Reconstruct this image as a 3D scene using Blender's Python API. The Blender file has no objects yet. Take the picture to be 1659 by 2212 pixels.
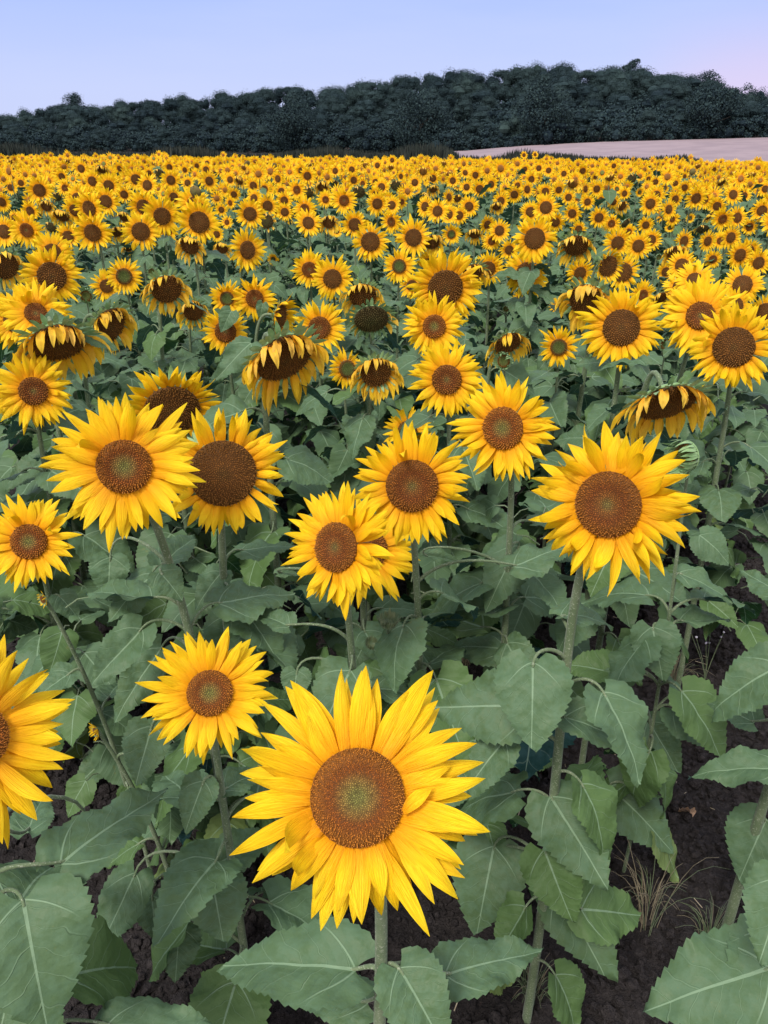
import bpy, math, random
import numpy as np
from mathutils import Vector, Matrix
R = math.radians
rng = np.random.default_rng(7)
random.seed(7)
sc = bpy.context.scene
col = sc.collection

# ------------------------------------------------------------------ camera
PW, PH, F = 1659.0, 2212.0, 1661.0
CAMH, PITCH = 2.0, R(25.4)
cd = bpy.data.cameras.new('camera'); cam = bpy.data.objects.new('camera', cd); col.objects.link(cam)
cd.sensor_fit = 'VERTICAL'; cd.sensor_height = 24.0; cd.lens = 24.0 * F / PH
cd.clip_start = 0.05; cd.clip_end = 6000
cam.location = (0, 0, CAMH); cam.rotation_euler = (R(90) - PITCH, 0, 0)
sc.camera = cam
# ------------------------------------------------------------------ world
w = bpy.data.worlds.new('World'); sc.world = w; w.use_nodes = True
nt = w.node_tree; nt.nodes.clear()
def N(nt, typ, **kw):
    n = nt.nodes.new(typ)
    for k, v in kw.items(): setattr(n, k, v)
    return n
def ramp(nt, stops, interp='LINEAR'):
    n = nt.nodes.new('ShaderNodeValToRGB'); cr = n.color_ramp; cr.interpolation = interp
    while len(cr.elements) > 1: cr.elements.remove(cr.elements[-1])
    cr.elements[0].position = stops[0][0]; cr.elements[0].color = (*stops[0][1], 1)
    for p, c in stops[1:]:
        e = cr.elements.new(p); e.color = (*c, 1)
    return n
L = nt.links.new
tc = N(nt, 'ShaderNodeTexCoord'); sp = N(nt, 'ShaderNodeSeparateXYZ'); L(tc.outputs['Generated'], sp.inputs[0])
rp = ramp(nt, [(0.0, (.60, .66, .95)), (.06, (.57, .65, .98)), (.14, (.45, .57, 1.0)), (.35, (.62, .72, 1.05)), (.7, (.85, .92, 1.15)), (1.0, (.95, 1.0, 1.2))])
L(sp.outputs['Z'], rp.inputs[0])
# pink afterglow low in the sky, to the right of the wood
dt = N(nt, 'ShaderNodeVectorMath', operation='DOT_PRODUCT'); L(tc.outputs['Generated'], dt.inputs[0])
dv = Vector((math.sin(R(29)), math.cos(R(29)), 0.045)).normalized(); dt.inputs[1].default_value = dv
mr = N(nt, 'ShaderNodeMapRange', interpolation_type='SMOOTHERSTEP'); L(dt.outputs['Value'], mr.inputs[0])
mr.inputs[1].default_value = math.cos(R(16)); mr.inputs[2].default_value = math.cos(R(1)); mr.inputs[3].default_value = 0; mr.inputs[4].default_value = .6
mz = N(nt, 'ShaderNodeMapRange', interpolation_type='SMOOTHSTEP'); L(sp.outputs['Z'], mz.inputs[0])
mz.inputs[1].default_value = .16; mz.inputs[2].default_value = .02; mz.inputs[3].default_value = 0; mz.inputs[4].default_value = 1
mm = N(nt, 'ShaderNodeMath', operation='MULTIPLY'); L(mr.outputs[0], mm.inputs[0]); L(mz.outputs[0], mm.inputs[1])
mx = N(nt, 'ShaderNodeMix', data_type='RGBA'); L(mm.outputs[0], mx.inputs['Factor']); L(rp.outputs[0], mx.inputs['A'])
mx.inputs['B'].default_value = (.90, .62, .84, 1)
# the low sky behind the camera is brighter (twilight side)
mb = N(nt, 'ShaderNodeMapRange', interpolation_type='SMOOTHSTEP'); L(sp.outputs['Y'], mb.inputs[0])
mb.inputs[1].default_value = .2; mb.inputs[2].default_value = -.8; mb.inputs[3].default_value = 0; mb.inputs[4].default_value = 1
mx2 = N(nt, 'ShaderNodeMix', data_type='RGBA'); L(mb.outputs[0], mx2.inputs['Factor']); L(mx.outputs['Result'], mx2.inputs['A'])
mx2.inputs['B'].default_value = (1.35, 1.27, 1.3, 1)
sky = N(nt, 'ShaderNodeTexSky', sky_type='NISHITA'); sky.sun_disc = False
sky.sun_elevation = R(38); sky.sun_rotation = R(200)
mx3 = N(nt, 'ShaderNodeMix', data_type='RGBA', blend_type='ADD'); mx3.inputs['Factor'].default_value = 0.004
L(mx2.outputs['Result'], mx3.inputs['A']); L(sky.outputs[0], mx3.inputs['B'])
cn = N(nt, 'ShaderNodeTexNoise'); cn.inputs['Scale'].default_value = 2.2; cn.inputs['Detail'].default_value = 5
cm = N(nt, 'ShaderNodeMapping'); cm.inputs['Scale'].default_value = (1, 1, 7); L(tc.outputs['Generated'], cm.inputs[0]); L(cm.outputs[0], cn.inputs['Vector'])
ck = N(nt, 'ShaderNodeMapRange', interpolation_type='SMOOTHSTEP'); L(cn.outputs[0], ck.inputs[0]); ck.inputs[1].default_value = .42; ck.inputs[2].default_value = .72; ck.inputs[3].default_value = 0; ck.inputs[4].default_value = .30
mc = N(nt, 'ShaderNodeMix', data_type='RGBA'); L(ck.outputs[0], mc.inputs['Factor']); L(mx3.outputs['Result'], mc.inputs['A']); mc.inputs['B'].default_value = (.62, .70, 1.0, 1)
bg = N(nt, 'ShaderNodeBackground'); bg.inputs[1].default_value = 1.0
L(mc.outputs['Result'], bg.inputs[0])
wo = N(nt, 'ShaderNodeOutputWorld'); L(bg.outputs[0], wo.inputs[0])
# ------------------------------------------------------------------ sun (veiled, very soft)
sd = bpy.data.lights.new('sun', 'SUN'); so = bpy.data.objects.new('sun', sd); col.objects.link(so)
sd.energy = 3.4; sd.angle = R(16); sd.color = (1, .95, .88)
so.rotation_euler = Vector((-.30, -.52, .80)).to_track_quat('Z', 'Y').to_euler()
sc.view_settings.view_transform = 'Standard'; sc.view_settings.look = 'None'
sc.view_settings.exposure = 0.0; sc.view_settings.gamma = 1
sc.render.engine = 'CYCLES'
sc.cycles.max_bounces = 6; sc.cycles.diffuse_bounces = 3; sc.cycles.glossy_bounces = 2
sc.cycles.transmission_bounces = 3; sc.cycles.transparent_max_bounces = 4
sc.cycles.use_denoising = True

# ------------------------------------------------------------------ projection helpers
cp, spi = math.cos(PITCH), math.sin(PITCH)
FW = np.array([0, cp, -spi]); UP = np.array([0, spi, cp]); RT = np.array([1., 0, 0]); CAM = np.array([0, 0, CAMH])
def ray(u, v): return FW + (u - PW / 2) / F * RT - (v - PH / 2) / F * UP
def at(u, v, Z): return CAM + Z * ray(u, v)
def proj(P):
    d = np.asarray(P) - CAM; z = d @ FW
    return PW / 2 + F * (d @ RT) / z, PH / 2 - F * (d @ UP) / z, z
def nrm(v):
    v = np.asarray(v, float); return v / (np.linalg.norm(v) + 1e-12)
HZ = 318.0
def u_of(x, y): return 829.5 + x * 1837.0 / np.maximum(y, 1)
SKY_U = [-400, 0, 60, 170, 250, 400, 560, 650, 740, 820, 900, 1000, 1100, 1200, 1350, 1450, 1510, 1560, 1600, 1659, 2000]
SKY_V = [262, 243, 232, 212, 216, 200, 186, 176, 181, 159, 153, 150, 138, 137, 141, 150, 163, 182, 184, 190, 215]
def wood_front(u): return np.interp(u, [-400, 0, 829, 1659, 2100], [235, 215, 160, 138, 138])
def wood_back(u): return wood_front(u) + 75
FRONT_Z = ([-400, 0, 500, 1000, 1120, 1300, 1659, 2100], [1.0, 1.0, .9, 1.1, 2.0, 2.7, 3.4, 3.8])
def gz(x, y):
    x = np.asarray(x, float); y = np.asarray(y, float)
    sm = np.clip((y - 25) / 42, 0, 1); base = -0.007 * np.clip(x, -60, 60) - .68 * sm * sm * (3 - 2 * sm)
    u = u_of(x, y)
    yf, yb = wood_front(u), wood_back(u)
    fz = np.interp(u, *FRONT_Z)
    zb = CAMH + (HZ - np.interp(u, SKY_U, SKY_V)) / 2036 * yb - 10.5
    zb = np.maximum(zb, fz)
    t = np.clip((y - 76) / (yf - 76), 0, 1)
    z = base * (1 - t) + fz * t
    t2 = np.clip((y - yf) / (yb - yf), 0, 1)
    z = np.where(y > yf, fz + (zb - fz) * t2, z)
    t3 = np.clip((y - yb) / 600, 0, 1)
    return np.where(y > yb, zb * (1 - t3) - 12 * t3, z)

def hash2(ix, iy, s=0):
    n = (ix.astype(np.int64) * 374761393 + iy.astype(np.int64) * 668265263 + s * 974711) & 0xffffffff
    n = ((n ^ (n >> 13)) * 1274126177) & 0xffffffff
    return ((n ^ (n >> 16)) & 0xffff) / 65535.0
def vnoise(x, y, s=0):
    ix, iy = np.floor(x), np.floor(y); fx, fy = x - ix, y - iy
    fx = fx * fx * (3 - 2 * fx); fy = fy * fy * (3 - 2 * fy)
    a = hash2(ix, iy, s); b = hash2(ix + 1, iy, s); c = hash2(ix, iy + 1, s); d = hash2(ix + 1, iy + 1, s)
    return (a * (1 - fx) + b * fx) * (1 - fy) + (c * (1 - fx) + d * fx) * fy
def worley(x, y, s=0):
    ix, iy = np.floor(x), np.floor(y); best = np.full(x.shape, 9.)
    for dx in (-1, 0, 1):
        for dy in (-1, 0, 1):
            jx, jy = ix + dx, iy + dy
            px = jx + hash2(jx, jy, s + 1); py = jy + hash2(jx, jy, s + 2)
            best = np.minimum(best, (px - x) ** 2 + (py - y) ** 2)
    return np.sqrt(best)

# ------------------------------------------------------------------ mesh builder
class MB:
    def __init__(s): s.V = []; s.F = []; s.n = 0; s.UV = []; s.C = []
    def add(s, V, Fc, uv=None, c=None, mat=0):
        V = np.asarray(V, float).reshape(-1, 3); Fc = np.asarray(Fc, np.int64)
        s.V.append(V); s.F.append((Fc + s.n, mat))
        s.UV.append(np.zeros((len(V), 2)) if uv is None else np.asarray(uv, float))
        s.C.append(np.zeros((len(V), 3)) if c is None else np.broadcast_to(np.asarray(c, float), (len(V), 3)))
        s.n += len(V)
    def merge(s, o, M=None, c=None):
        for V, (Fc, m), uv, cc, off in zip(o.V, o.F, o.UV, o.C, np.cumsum([0] + [len(v) for v in o.V])[:-1]):
            if M is not None: V = V @ M[:3, :3].T + M[:3, 3]
            s.add(V, Fc - off, uv, cc if c is None else c, m)
    def mesh(s, name, mats, smooth=True):
        me = bpy.data.meshes.new(name)
        V = np.concatenate(s.V); UV = np.concatenate(s.UV); C = np.concatenate(s.C)
        lv, ls, mi = [], [], []; tot = 0
        for Fc, m in s.F:
            if len(Fc) == 0: continue
            k = Fc.shape[1]; lv.append(Fc.ravel()); ls.append(tot + np.arange(len(Fc)) * k)
            tot += Fc.size; mi.append(np.full(len(Fc), m))
        lv = np.concatenate(lv); ls = np.concatenate(ls); mi = np.concatenate(mi)
        me.vertices.add(len(V)); me.vertices.foreach_set('co', V.astype(np.float32).ravel())
        me.loops.add(len(lv)); me.loops.foreach_set('vertex_index', lv.astype(np.int32))
        me.polygons.add(len(ls)); me.polygons.foreach_set('loop_start', ls.astype(np.int32))
        me.polygons.foreach_set('material_index', mi.astype(np.int32))
        me.polygons.foreach_set('use_smooth', np.full(len(ls), smooth))
        me.update(calc_edges=True)
        uvl = me.uv_layers.new(name='UVMap'); uvl.data.foreach_set('uv', UV[lv].astype(np.float32).ravel())
        ca = me.attributes.new('pv', 'FLOAT_COLOR', 'POINT')
        ca.data.foreach_set('color', np.concatenate([C, np.ones((len(C), 1))], 1).astype(np.float32).ravel())
        for m in mats: me.materials.append(m)
        me.validate()
        return me
def quads(nu, nv, wrap=False):
    i = np.arange(nu - 1)[:, None]; j = np.arange(nv if wrap else nv - 1)[None, :]
    j2 = (j + 1) % nv
    a = i * nv + j; b = i * nv + j2
    return np.stack([a, b, b + nv, a + nv], -1).reshape(-1, 4)
def link(o, parent=None):
    col.objects.link(o)
    if parent is not None: o.parent = parent
    return o
def obj(name, me, parent=None): return link(bpy.data.objects.new(name, me), parent)
def thing(name, label, cat, loc=(0, 0, 0), group=None):
    o = bpy.data.objects.new(name, None); o.empty_display_size = .05; col.objects.link(o); o.location = loc
    o['label'] = label; o['category'] = cat
    if group: o['group'] = group
    return o
def tube(mb, P, rad, k=8, mat=0, c=None, cap=False):
    P = np.asarray(P, float); n = len(P); rad = np.broadcast_to(rad, n)
    T = np.gradient(P, axis=0); T /= np.linalg.norm(T, axis=1, keepdims=True) + 1e-12
    ref = np.array([1., 0, 0]) if abs(T[0][0]) < .8 else np.array([0, 1., 0])
    V = []; s = nrm(np.cross(T[0], ref))
    for i in range(n):
        s = nrm(s - T[i] * (s @ T[i])); b = np.cross(T[i], s)
        a = np.arange(k) * 2 * math.pi / k
        V.append(P[i] + rad[i] * (np.cos(a)[:, None] * s + np.sin(a)[:, None] * b))
    uv = np.stack(np.meshgrid(np.linspace(0, 1, n), np.linspace(0, 1, k), indexing='ij'), -1).reshape(-1, 2)
    mb.add(np.concatenate(V), quads(n, k, True), uv, c, mat)
def bez(P0, P1, P2, P3, n):
    t = np.linspace(0, 1, n)[:, None]
    return (1 - t) ** 3 * P0 + 3 * (1 - t) ** 2 * t * P1 + 3 * (1 - t) * t * t * P2 + t ** 3 * P3

# ------------------------------------------------------------------ materials
class MT:
    def __init__(s, name):
        s.m = bpy.data.materials.new(name); s.m.use_nodes = True; s.nt = s.m.node_tree; s.nt.nodes.clear()
        s.out = N(s.nt, 'ShaderNodeOutputMaterial')
    def n(s, t, **k): return N(s.nt, t, **k)
    def l(s, a, b): s.nt.links.new(a, b)
    def math(s, op, a, b=None, c=None, clamp=False):
        n = s.n('ShaderNodeMath', operation=op, use_clamp=clamp)
        for i, x in enumerate((a, b, c)):
            if x is None: continue
            if isinstance(x, (int, float)): n.inputs[i].default_value = x
            else: s.l(x, n.inputs[i])
        return n.outputs[0]
    def mix(s, f, a, b, blend='MIX'):
        n = s.n('ShaderNodeMix', data_type='RGBA', blend_type=blend)
        for k, x in (('Factor', f), ('A', a), ('B', b)):
            if isinstance(x, (int, float)): n.inputs[k].default_value = x
            elif isinstance(x, tuple): n.inputs[k].default_value = (*x, 1)
            else: s.l(x, n.inputs[k])
        return n.outputs['Result']
    def ss(s, x, a, b, lo=0., hi=1.):
        n = s.n('ShaderNodeMapRange', interpolation_type='SMOOTHSTEP'); s.l(x, n.inputs[0])
        for i, v in enumerate((a, b, lo, hi)): n.inputs[i + 1].default_value = v
        return n.outputs[0]
    def noise(s, scale, detail=3, rough=.55, vec=None, dist=0):
        n = s.n('ShaderNodeTexNoise'); n.inputs['Scale'].default_value = scale
        n.inputs['Detail'].default_value = detail; n.inputs['Roughness'].default_value = rough; n.inputs['Distortion'].default_value = dist
        if vec is not None: s.l(vec, n.inputs['Vector'])
        return n.outputs[0]
    def objco(s): return s.n('ShaderNodeTexCoord').outputs['Object']
    def uv(s):
        x = s.n('ShaderNodeSeparateXYZ'); s.l(s.n('ShaderNodeTexCoord').outputs['UV'], x.inputs[0]); return x.outputs[0], x.outputs[1]
    def pv(s):
        a = s.n('ShaderNodeAttribute', attribute_name='pv'); x = s.n('ShaderNodeSeparateColor'); s.l(a.outputs['Color'], x.inputs[0])
        return x.outputs
    def rnd(s): return s.n('ShaderNodeObjectInfo').outputs['Random']
    def bump(s, h, st, d=.002):
        n = s.n('ShaderNodeBump'); n.inputs['Strength'].default_value = st; n.inputs['Distance'].default_value = d
        s.l(h, n.inputs['Height']); return n.outputs[0]
    def finish(s, colr, rough=.6, normal=None, trans=0., tcol=None, sheen=0., spec=.5, sheen_tint=(1, 1, 1)):
        b = s.n('ShaderNodeBsdfPrincipled')
        if isinstance(colr, tuple): b.inputs['Base Color'].default_value = (*colr, 1)
        else: s.l(colr, b.inputs['Base Color'])
        if isinstance(rough, (int, float)): b.inputs['Roughness'].default_value = rough
        else: s.l(rough, b.inputs['Roughness'])
        b.inputs['Specular IOR Level'].default_value = spec
        b.inputs['Sheen Weight'].default_value = sheen; b.inputs['Sheen Roughness'].default_value = .4
        b.inputs['Sheen Tint'].default_value = (*sheen_tint, 1)
        if normal is not None: s.l(normal, b.inputs['Normal'])
        o = b.outputs[0]
        if trans > 0:
            t = s.n('ShaderNodeBsdfTranslucent')
            if tcol is None: tcol = colr
            if isinstance(tcol, tuple): t.inputs[0].default_value = (*tcol, 1)
            else: s.l(tcol, t.inputs[0])
            if normal is not None: s.l(normal, t.inputs['Normal'])
            m = s.n('ShaderNodeMixShader'); m.inputs[0].default_value = trans
            s.l(o, m.inputs[1]); s.l(t.outputs[0], m.inputs[2]); o = m.outputs[0]
        s.l(o, s.out.inputs[0]); return s.m

def mat_leaf(name, detailed=True):
    t = MT(name); x, y = t.uv(); ay = t.math('ABSOLUTE', y)
    pr = t.pv(); rn = t.rnd()
    oc = t.objco()
    c1 = t.mix(rn, (.006, .037, .038), (.017, .064, .067))
    n1 = t.noise(9, 4, .6, oc)
    c1 = t.mix(t.ss(n1, .35, .7), c1, (.036, .098, .105))
    c1 = t.mix(pr[1], c1, (.022, .082, .022))                                   # low leaves are a fresher green
    c1 = t.mix(t.math('MULTIPLY', t.ss(t.noise(38, 2, .5, oc), .70, .76), .5), c1, (.13, .10, .04))
    c1 = t.mix(t.math('MULTIPLY', pr[0], .75), c1, (.17, .20, .035))         # older yellowing leaves
    # veins: midrib, two strong laterals from the base, and arched side veins
    wmid = t.math('MULTIPLY_ADD', x, -.011, .0150)
    mid = t.math('LESS_THAN', ay, wmid)
    q = t.math('ADD', t.math('SUBTRACT', x, t.math('MULTIPLY', ay, .95)), t.math('MULTIPLY', t.math('MULTIPLY', ay, ay), .75))
    qn = t.math('MULTIPLY_ADD', t.noise(3.2, 2, .5, oc), .22, q)
    fr = t.math('FRACT', t.math('MULTIPLY_ADD', t.math('POWER', t.math('MAXIMUM', qn, 0.), .85), 5.6, .5))
    d = t.math('ABSOLUTE', t.math('SUBTRACT', fr, .5))
    lat = t.math('MULTIPLY', t.ss(d, .045, .012), t.ss(ay, .42, .10, .15, .85))
    lat = t.math('MULTIPLY', lat, t.math('GREATER_THAN', q, -.02))
    q2 = t.math('SUBTRACT', x, t.math('MULTIPLY', t.math('MULTIPLY_ADD', ay, 1.1, .50), ay))
    pal = t.math('MULTIPLY', t.ss(t.math('ABSOLUTE', q2), .014, .005), t.ss(ay, .40, .2))
    vein = t.math('MAXIMUM', t.math('MAXIMUM', mid, lat), pal)
    c2 = t.mix(t.math('MULTIPLY', t.math('MAXIMUM', t.math('MAXIMUM', mid, pal), t.math('MULTIPLY', lat, .42)), .85), c1, (.27, .40, .31)) if detailed else c1
    geo = t.n('ShaderNodeNewGeometry')
    under = t.mix(.55, c2, (.13, .20, .06))
    colr = t.mix(geo.outputs['Backfacing'], c2, under)
    h = t.math('ADD', t.math('MULTIPLY', vein, -.6), t.math('MULTIPLY', t.noise(11, 3, .5, oc), .8))
    if detailed: h = t.math('ADD', h, t.math('MULTIPLY', t.math('SINE', t.math('MULTIPLY', fr, math.pi)), .35))
    nm = t.bump(h, .45 if detailed else .4, .006)
    rg = t.ss(n1, .3, .7, .46, .60)
    return t.finish(colr, rg, nm, trans=.13, tcol=t.mix(.5, c1, (.14, .25, .05)), sheen=.0, spec=.22, sheen_tint=(.8, .93, 1))

def mat_petal(name):
    t = MT(name); x, y = t.uv(); pr = t.pv(); rn = t.rnd()
    base = t.mix(t.ss(y, .0, .62), (.93, .38, .002), (.95, .60, .006))
    tipc = t.mix(pr[0], (.94, .60, .006), (.96, .71, .012))
    c = t.mix(t.ss(y, .35, .95), base, tipc)
    mp = t.n('ShaderNodeCombineXYZ'); t.l(t.math('MULTIPLY', x, 26), mp.inputs[0]); t.l(t.math('MULTIPLY', y, 2.2), mp.inputs[1]); t.l(t.math('MULTIPLY', pr[0], 40), mp.inputs[2])
    st = t.noise(1.0, 2, .5, mp.outputs[0])
    c = t.mix(t.math('MULTIPLY', t.ss(st, .48, .68), .62), c, (.84, .36, .002))
    c = t.mix(t.math('MULTIPLY', pr[1], t.ss(y, .1, .8, .4, .9)), c, (.80, .50, .13))   # wilted petals are paler
    nm = t.bump(st, .9, .002)
    return t.finish(c, .55, nm, trans=.22, tcol=t.mix(.5, c, (1., .55, .0)), spec=.25)

def mat_disc(name):
    t = MT(name); pr = t.pv(); a = t.n('ShaderNodeAttribute', attribute_name='pv')
    oc = t.objco(); nn = t.noise(320, 2, .6, oc)
    c = t.mix(t.ss(nn, .4, .65, 0, .45), a.outputs['Color'], (.03, .014, .005))
    vo = t.n('ShaderNodeTexVoronoi'); vo.inputs['Scale'].default_value = 420; t.l(oc, vo.inputs['Vector'])
    return t.finish(c, .75, t.bump(vo.outputs['Distance'], .5, .001), spec=.2, sheen=.1, sheen_tint=(1, .6, .2))

def mat_stem(name):
    t = MT(name); oc = t.objco(); rn = t.rnd()
    c = t.mix(t.ss(t.noise(14, 3, .6, oc), .35, .7), (.10, .145, .07), (.155, .20, .11))
    sp_ = t.noise(260, 2, .7, oc)
    c = t.mix(t.ss(sp_, .56, .68, 0, .6), c, (.42, .45, .34))
    return t.finish(c, .7, t.bump(sp_, .7, .002), sheen=.15, spec=.25)
def mat_green(name, a, b, sheen=.3, trans=0.):
    t = MT(name); oc = t.objco()
    n_ = t.noise(40, 3, .6, oc)
    return t.finish(t.mix(t.ss(n_, .3, .7), a, b), .6, t.bump(n_, .3, .002), sheen=sheen, trans=trans)
def mat_soil():
    t = MT('soil'); oc = t.n('ShaderNodeNewGeometry').outputs['Position']
    n1 = t.noise(3.1, 5, .6, oc); n2 = t.noise(45, 5, .7, oc); n3 = t.noise(160, 3, .7, oc)
    c = t.mix(t.ss(n1, .3, .7), (.027, .023, .023), (.050, .043, .041))
    c = t.mix(t.ss(n2, .45, .75, 0, .7), c, (.095, .082, .078))
    c = t.mix(t.ss(n3, .70, .78, 0, .55), c, (.17, .15, .13))
    h = t.math('ADD', n2, t.math('MULTIPLY', n3, .4))
    return t.finish(c, .95, t.bump(h, 1.0, .035), spec=.15)
def mat_far(name, a, b, scale, rough=.9, c3=None, trans=0., c4=None):
    t = MT(name); oc = t.n('ShaderNodeNewGeometry').outputs['Position']; pr = t.pv()
    n1 = t.noise(scale, 4, .6, oc)
    c = t.mix(t.ss(n1, .35, .65), a, b)
    if c3: c = t.mix(pr[0], c, c3)
    if c4: c = t.mix(t.math('MULTIPLY', pr[1], .8), c, c4)
    return t.finish(c, rough, None, spec=.15, trans=trans)
M_LEAF = mat_leaf('leaf_green'); M_PETAL = mat_petal('petal_yellow'); M_DISC = mat_disc('disc_floret'); M_STEM = mat_stem('stem_hairy')
M_BRACT = mat_green('bract_green', (.16, .29, .10), (.28, .43, .19), .2, .1)
M_SOIL = mat_soil()
M_STRAW = mat_green('dry_straw', (.30, .24, .15), (.42, .36, .25), .1)
M_DRYGRASS = mat_green('dry_grass', (.17, .14, .08), (.25, .21, .13), .1)
M_GRASS = mat_green('weed_green', (.07, .12, .05), (.16, .19, .09), .1)
M_WOOD = mat_far('wood_foliage', (.009, .019, .027), (.019, .036, .043), .09, c3=(.034, .060, .058), c4=(.050, .082, .074), trans=.08)
M_BARK = mat_far('bark', (.05, .045, .04), (.10, .09, .08), 2)
M_VERGE = mat_far('verge', (.014, .022, .018), (.028, .036, .030), .6, c3=(.05, .055, .045))
M_WHEAT = mat_far('ripe_wheat', (.245, .190, .205), (.295, .228, .240), .25)

# ------------------------------------------------------------------ leaves
def leaf_mesh(seed, nt_=46, ns=15, teeth=True, fold=.25, droop=.35, asp=.84, wave=.035):
    r = np.random.default_rng(seed)
    t = np.linspace(0, 1, nt_); s = np.linspace(-1, 1, ns)
    T, S = np.meshgrid(t, s, indexing='ij')
    wid = np.interp(t, [0, .03, .1, .2, .32, .45, .6, .75, .87, .95, 1], [.36, .58, .82, .97, 1, .93, .74, .49, .27, .12, .0])
    wid = wid * asp / 2
    if teeth:
        nteeth = 13 + r.integers(0, 4)
        tw = ((t * nteeth + .1) % 1.0)
        wid = wid + .042 * (1 - tw) * np.clip((1 - t) * 6, 0, 1) * np.clip(t * 20, 0, 1) - .006
        wid = np.maximum(wid, 0)
    Wd = wid[:, None]
    y = S * Wd * (1 + .04 * r.standard_normal())
    x = T - .17 * np.abs(S) ** 1.5 * (1 - T) ** 2.2 + .02 * np.abs(S)
    side = .06 * r.standard_normal()
    y = y + side * T * T
    ay = np.abs(y)
    q = x - .95 * ay + .75 * ay * ay
    z = fold * ay * (1 - .55 * T) - droop * (x - .0) ** 2 * .6 - .30 * ay ** 2 * (1 + np.sign(y) * .5 * r.uniform(-1, 1)) * 1.6
    ph = r.uniform(0, 6.28, 4)
    edge = np.abs(S) ** 2
    z += wave * edge * np.sin(x * 9 + ph[0] + (S > 0) * 2) * (1 - T * .5) + wave * .6 * edge * np.sin(x * 17 + ph[1] + (S > 0))
    z += .006 * np.sin(q * 5.4 * 2 * math.pi + .6) * np.clip(ay * 9, 0, 1) * (1 - T)
    z += .03 * np.sin(x * 4 + ph[2]) * S + .040 * (vnoise(x * 5 + seed, y * 7 + 3, seed) - .5) + .010 * (vnoise(x * 14 + seed, y * 17, seed + 1) - .5)
    V = np.stack([x, y, z], -1).reshape(-1, 3)
    uv = np.stack([x, y], -1).reshape(-1, 2)
    mb = MB(); mb.add(V, quads(nt_, ns), uv)
    return mb
LEAFV = []
for i in range(14):
    rr = np.random.default_rng(100 + i)
    LEAFV.append(leaf_mesh(100 + i, 64, 17, True, rr.uniform(.1, .6), rr.uniform(.15, .95), rr.uniform(.74, .92), rr.uniform(.03, .075)))
LEAFM = [m.mesh('leaf', [M_LEAF]) for m in LEAFV]
LEAFLOW = []
for m in LEAFV[:7]:
    m.C = [np.broadcast_to([.0, .85, 0], (len(m.V[0]), 3))]; LEAFLOW.append(m.mesh('leaf', [M_LEAF]))
LEAFO = [leaf_mesh(200 + i, 46, 15, True, .2, .45, .85, .05) for i in range(4)]
LEAFOLD = []
for m in LEAFO:
    m.C = [np.broadcast_to([.9, 0, 0], (len(m.V[0]), 3))]; LEAFOLD.append(m.mesh('leaf', [M_LEAF]))
LEAFMID = [leaf_mesh(300 + i, 12, 7, False, .3, .5, .85, .06) for i in range(6)]
LEAFFAR = [leaf_mesh(400 + i, 5, 3, False, .4, .6, .9, .08) for i in range(4)]

def frame(xa, za):
    x = nrm(xa); z = np.asarray(za, float); z = nrm(z - x * (z @ x)); y = np.cross(z, x)
    return np.stack([x, y, z], 1)
def mat4(B, T, s=1., sy=None):
    M = np.eye(4); M[:3, :3] = B * s
    if sy is not None: M[:3, 1] = B[:, 1] * sy
    M[:3, 3] = T; return M
def put_leaf(root, rootloc, start, base, tip, normal, asp=1., old=False, idx=None, prad=.0028, low=False):
    """blade from base to tip, petiole from the stem point start to base"""
    ax = tip - base; ln = np.linalg.norm(ax); B = frame(ax, normal)
    me = LEAFLOW[rng.integers(7)] if low and not old else (LEAFOLD[rng.integers(len(LEAFOLD))] if old else LEAFM[rng.integers(len(LEAFM)) if idx is None else idx])
    o = obj('leaf', me, root); M = mat4(B, base - rootloc, ln, ln * asp); o.matrix_local = Matrix(M.tolist())
    if start is not None and np.linalg.norm(base - start) < .30:
        mb = MB(); d = base - start; dl = np.linalg.norm(d)
        P = bez(start, start + d * .3 + np.array([0, 0, .28 * dl + .01]), base - nrm(ax) * dl * .25 + np.array([0, 0, .18 * dl]), base + nrm(ax) * .01, 11)
        tube(mb, P - rootloc, np.linspace(prad * 1.5, prad * .8, 11), 7)
        p = obj('petiole', mb.mesh('petiole', [M_STEM]), o)
        p.matrix_parent_inverse = Matrix(M.tolist()).inverted()
    return o

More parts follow.
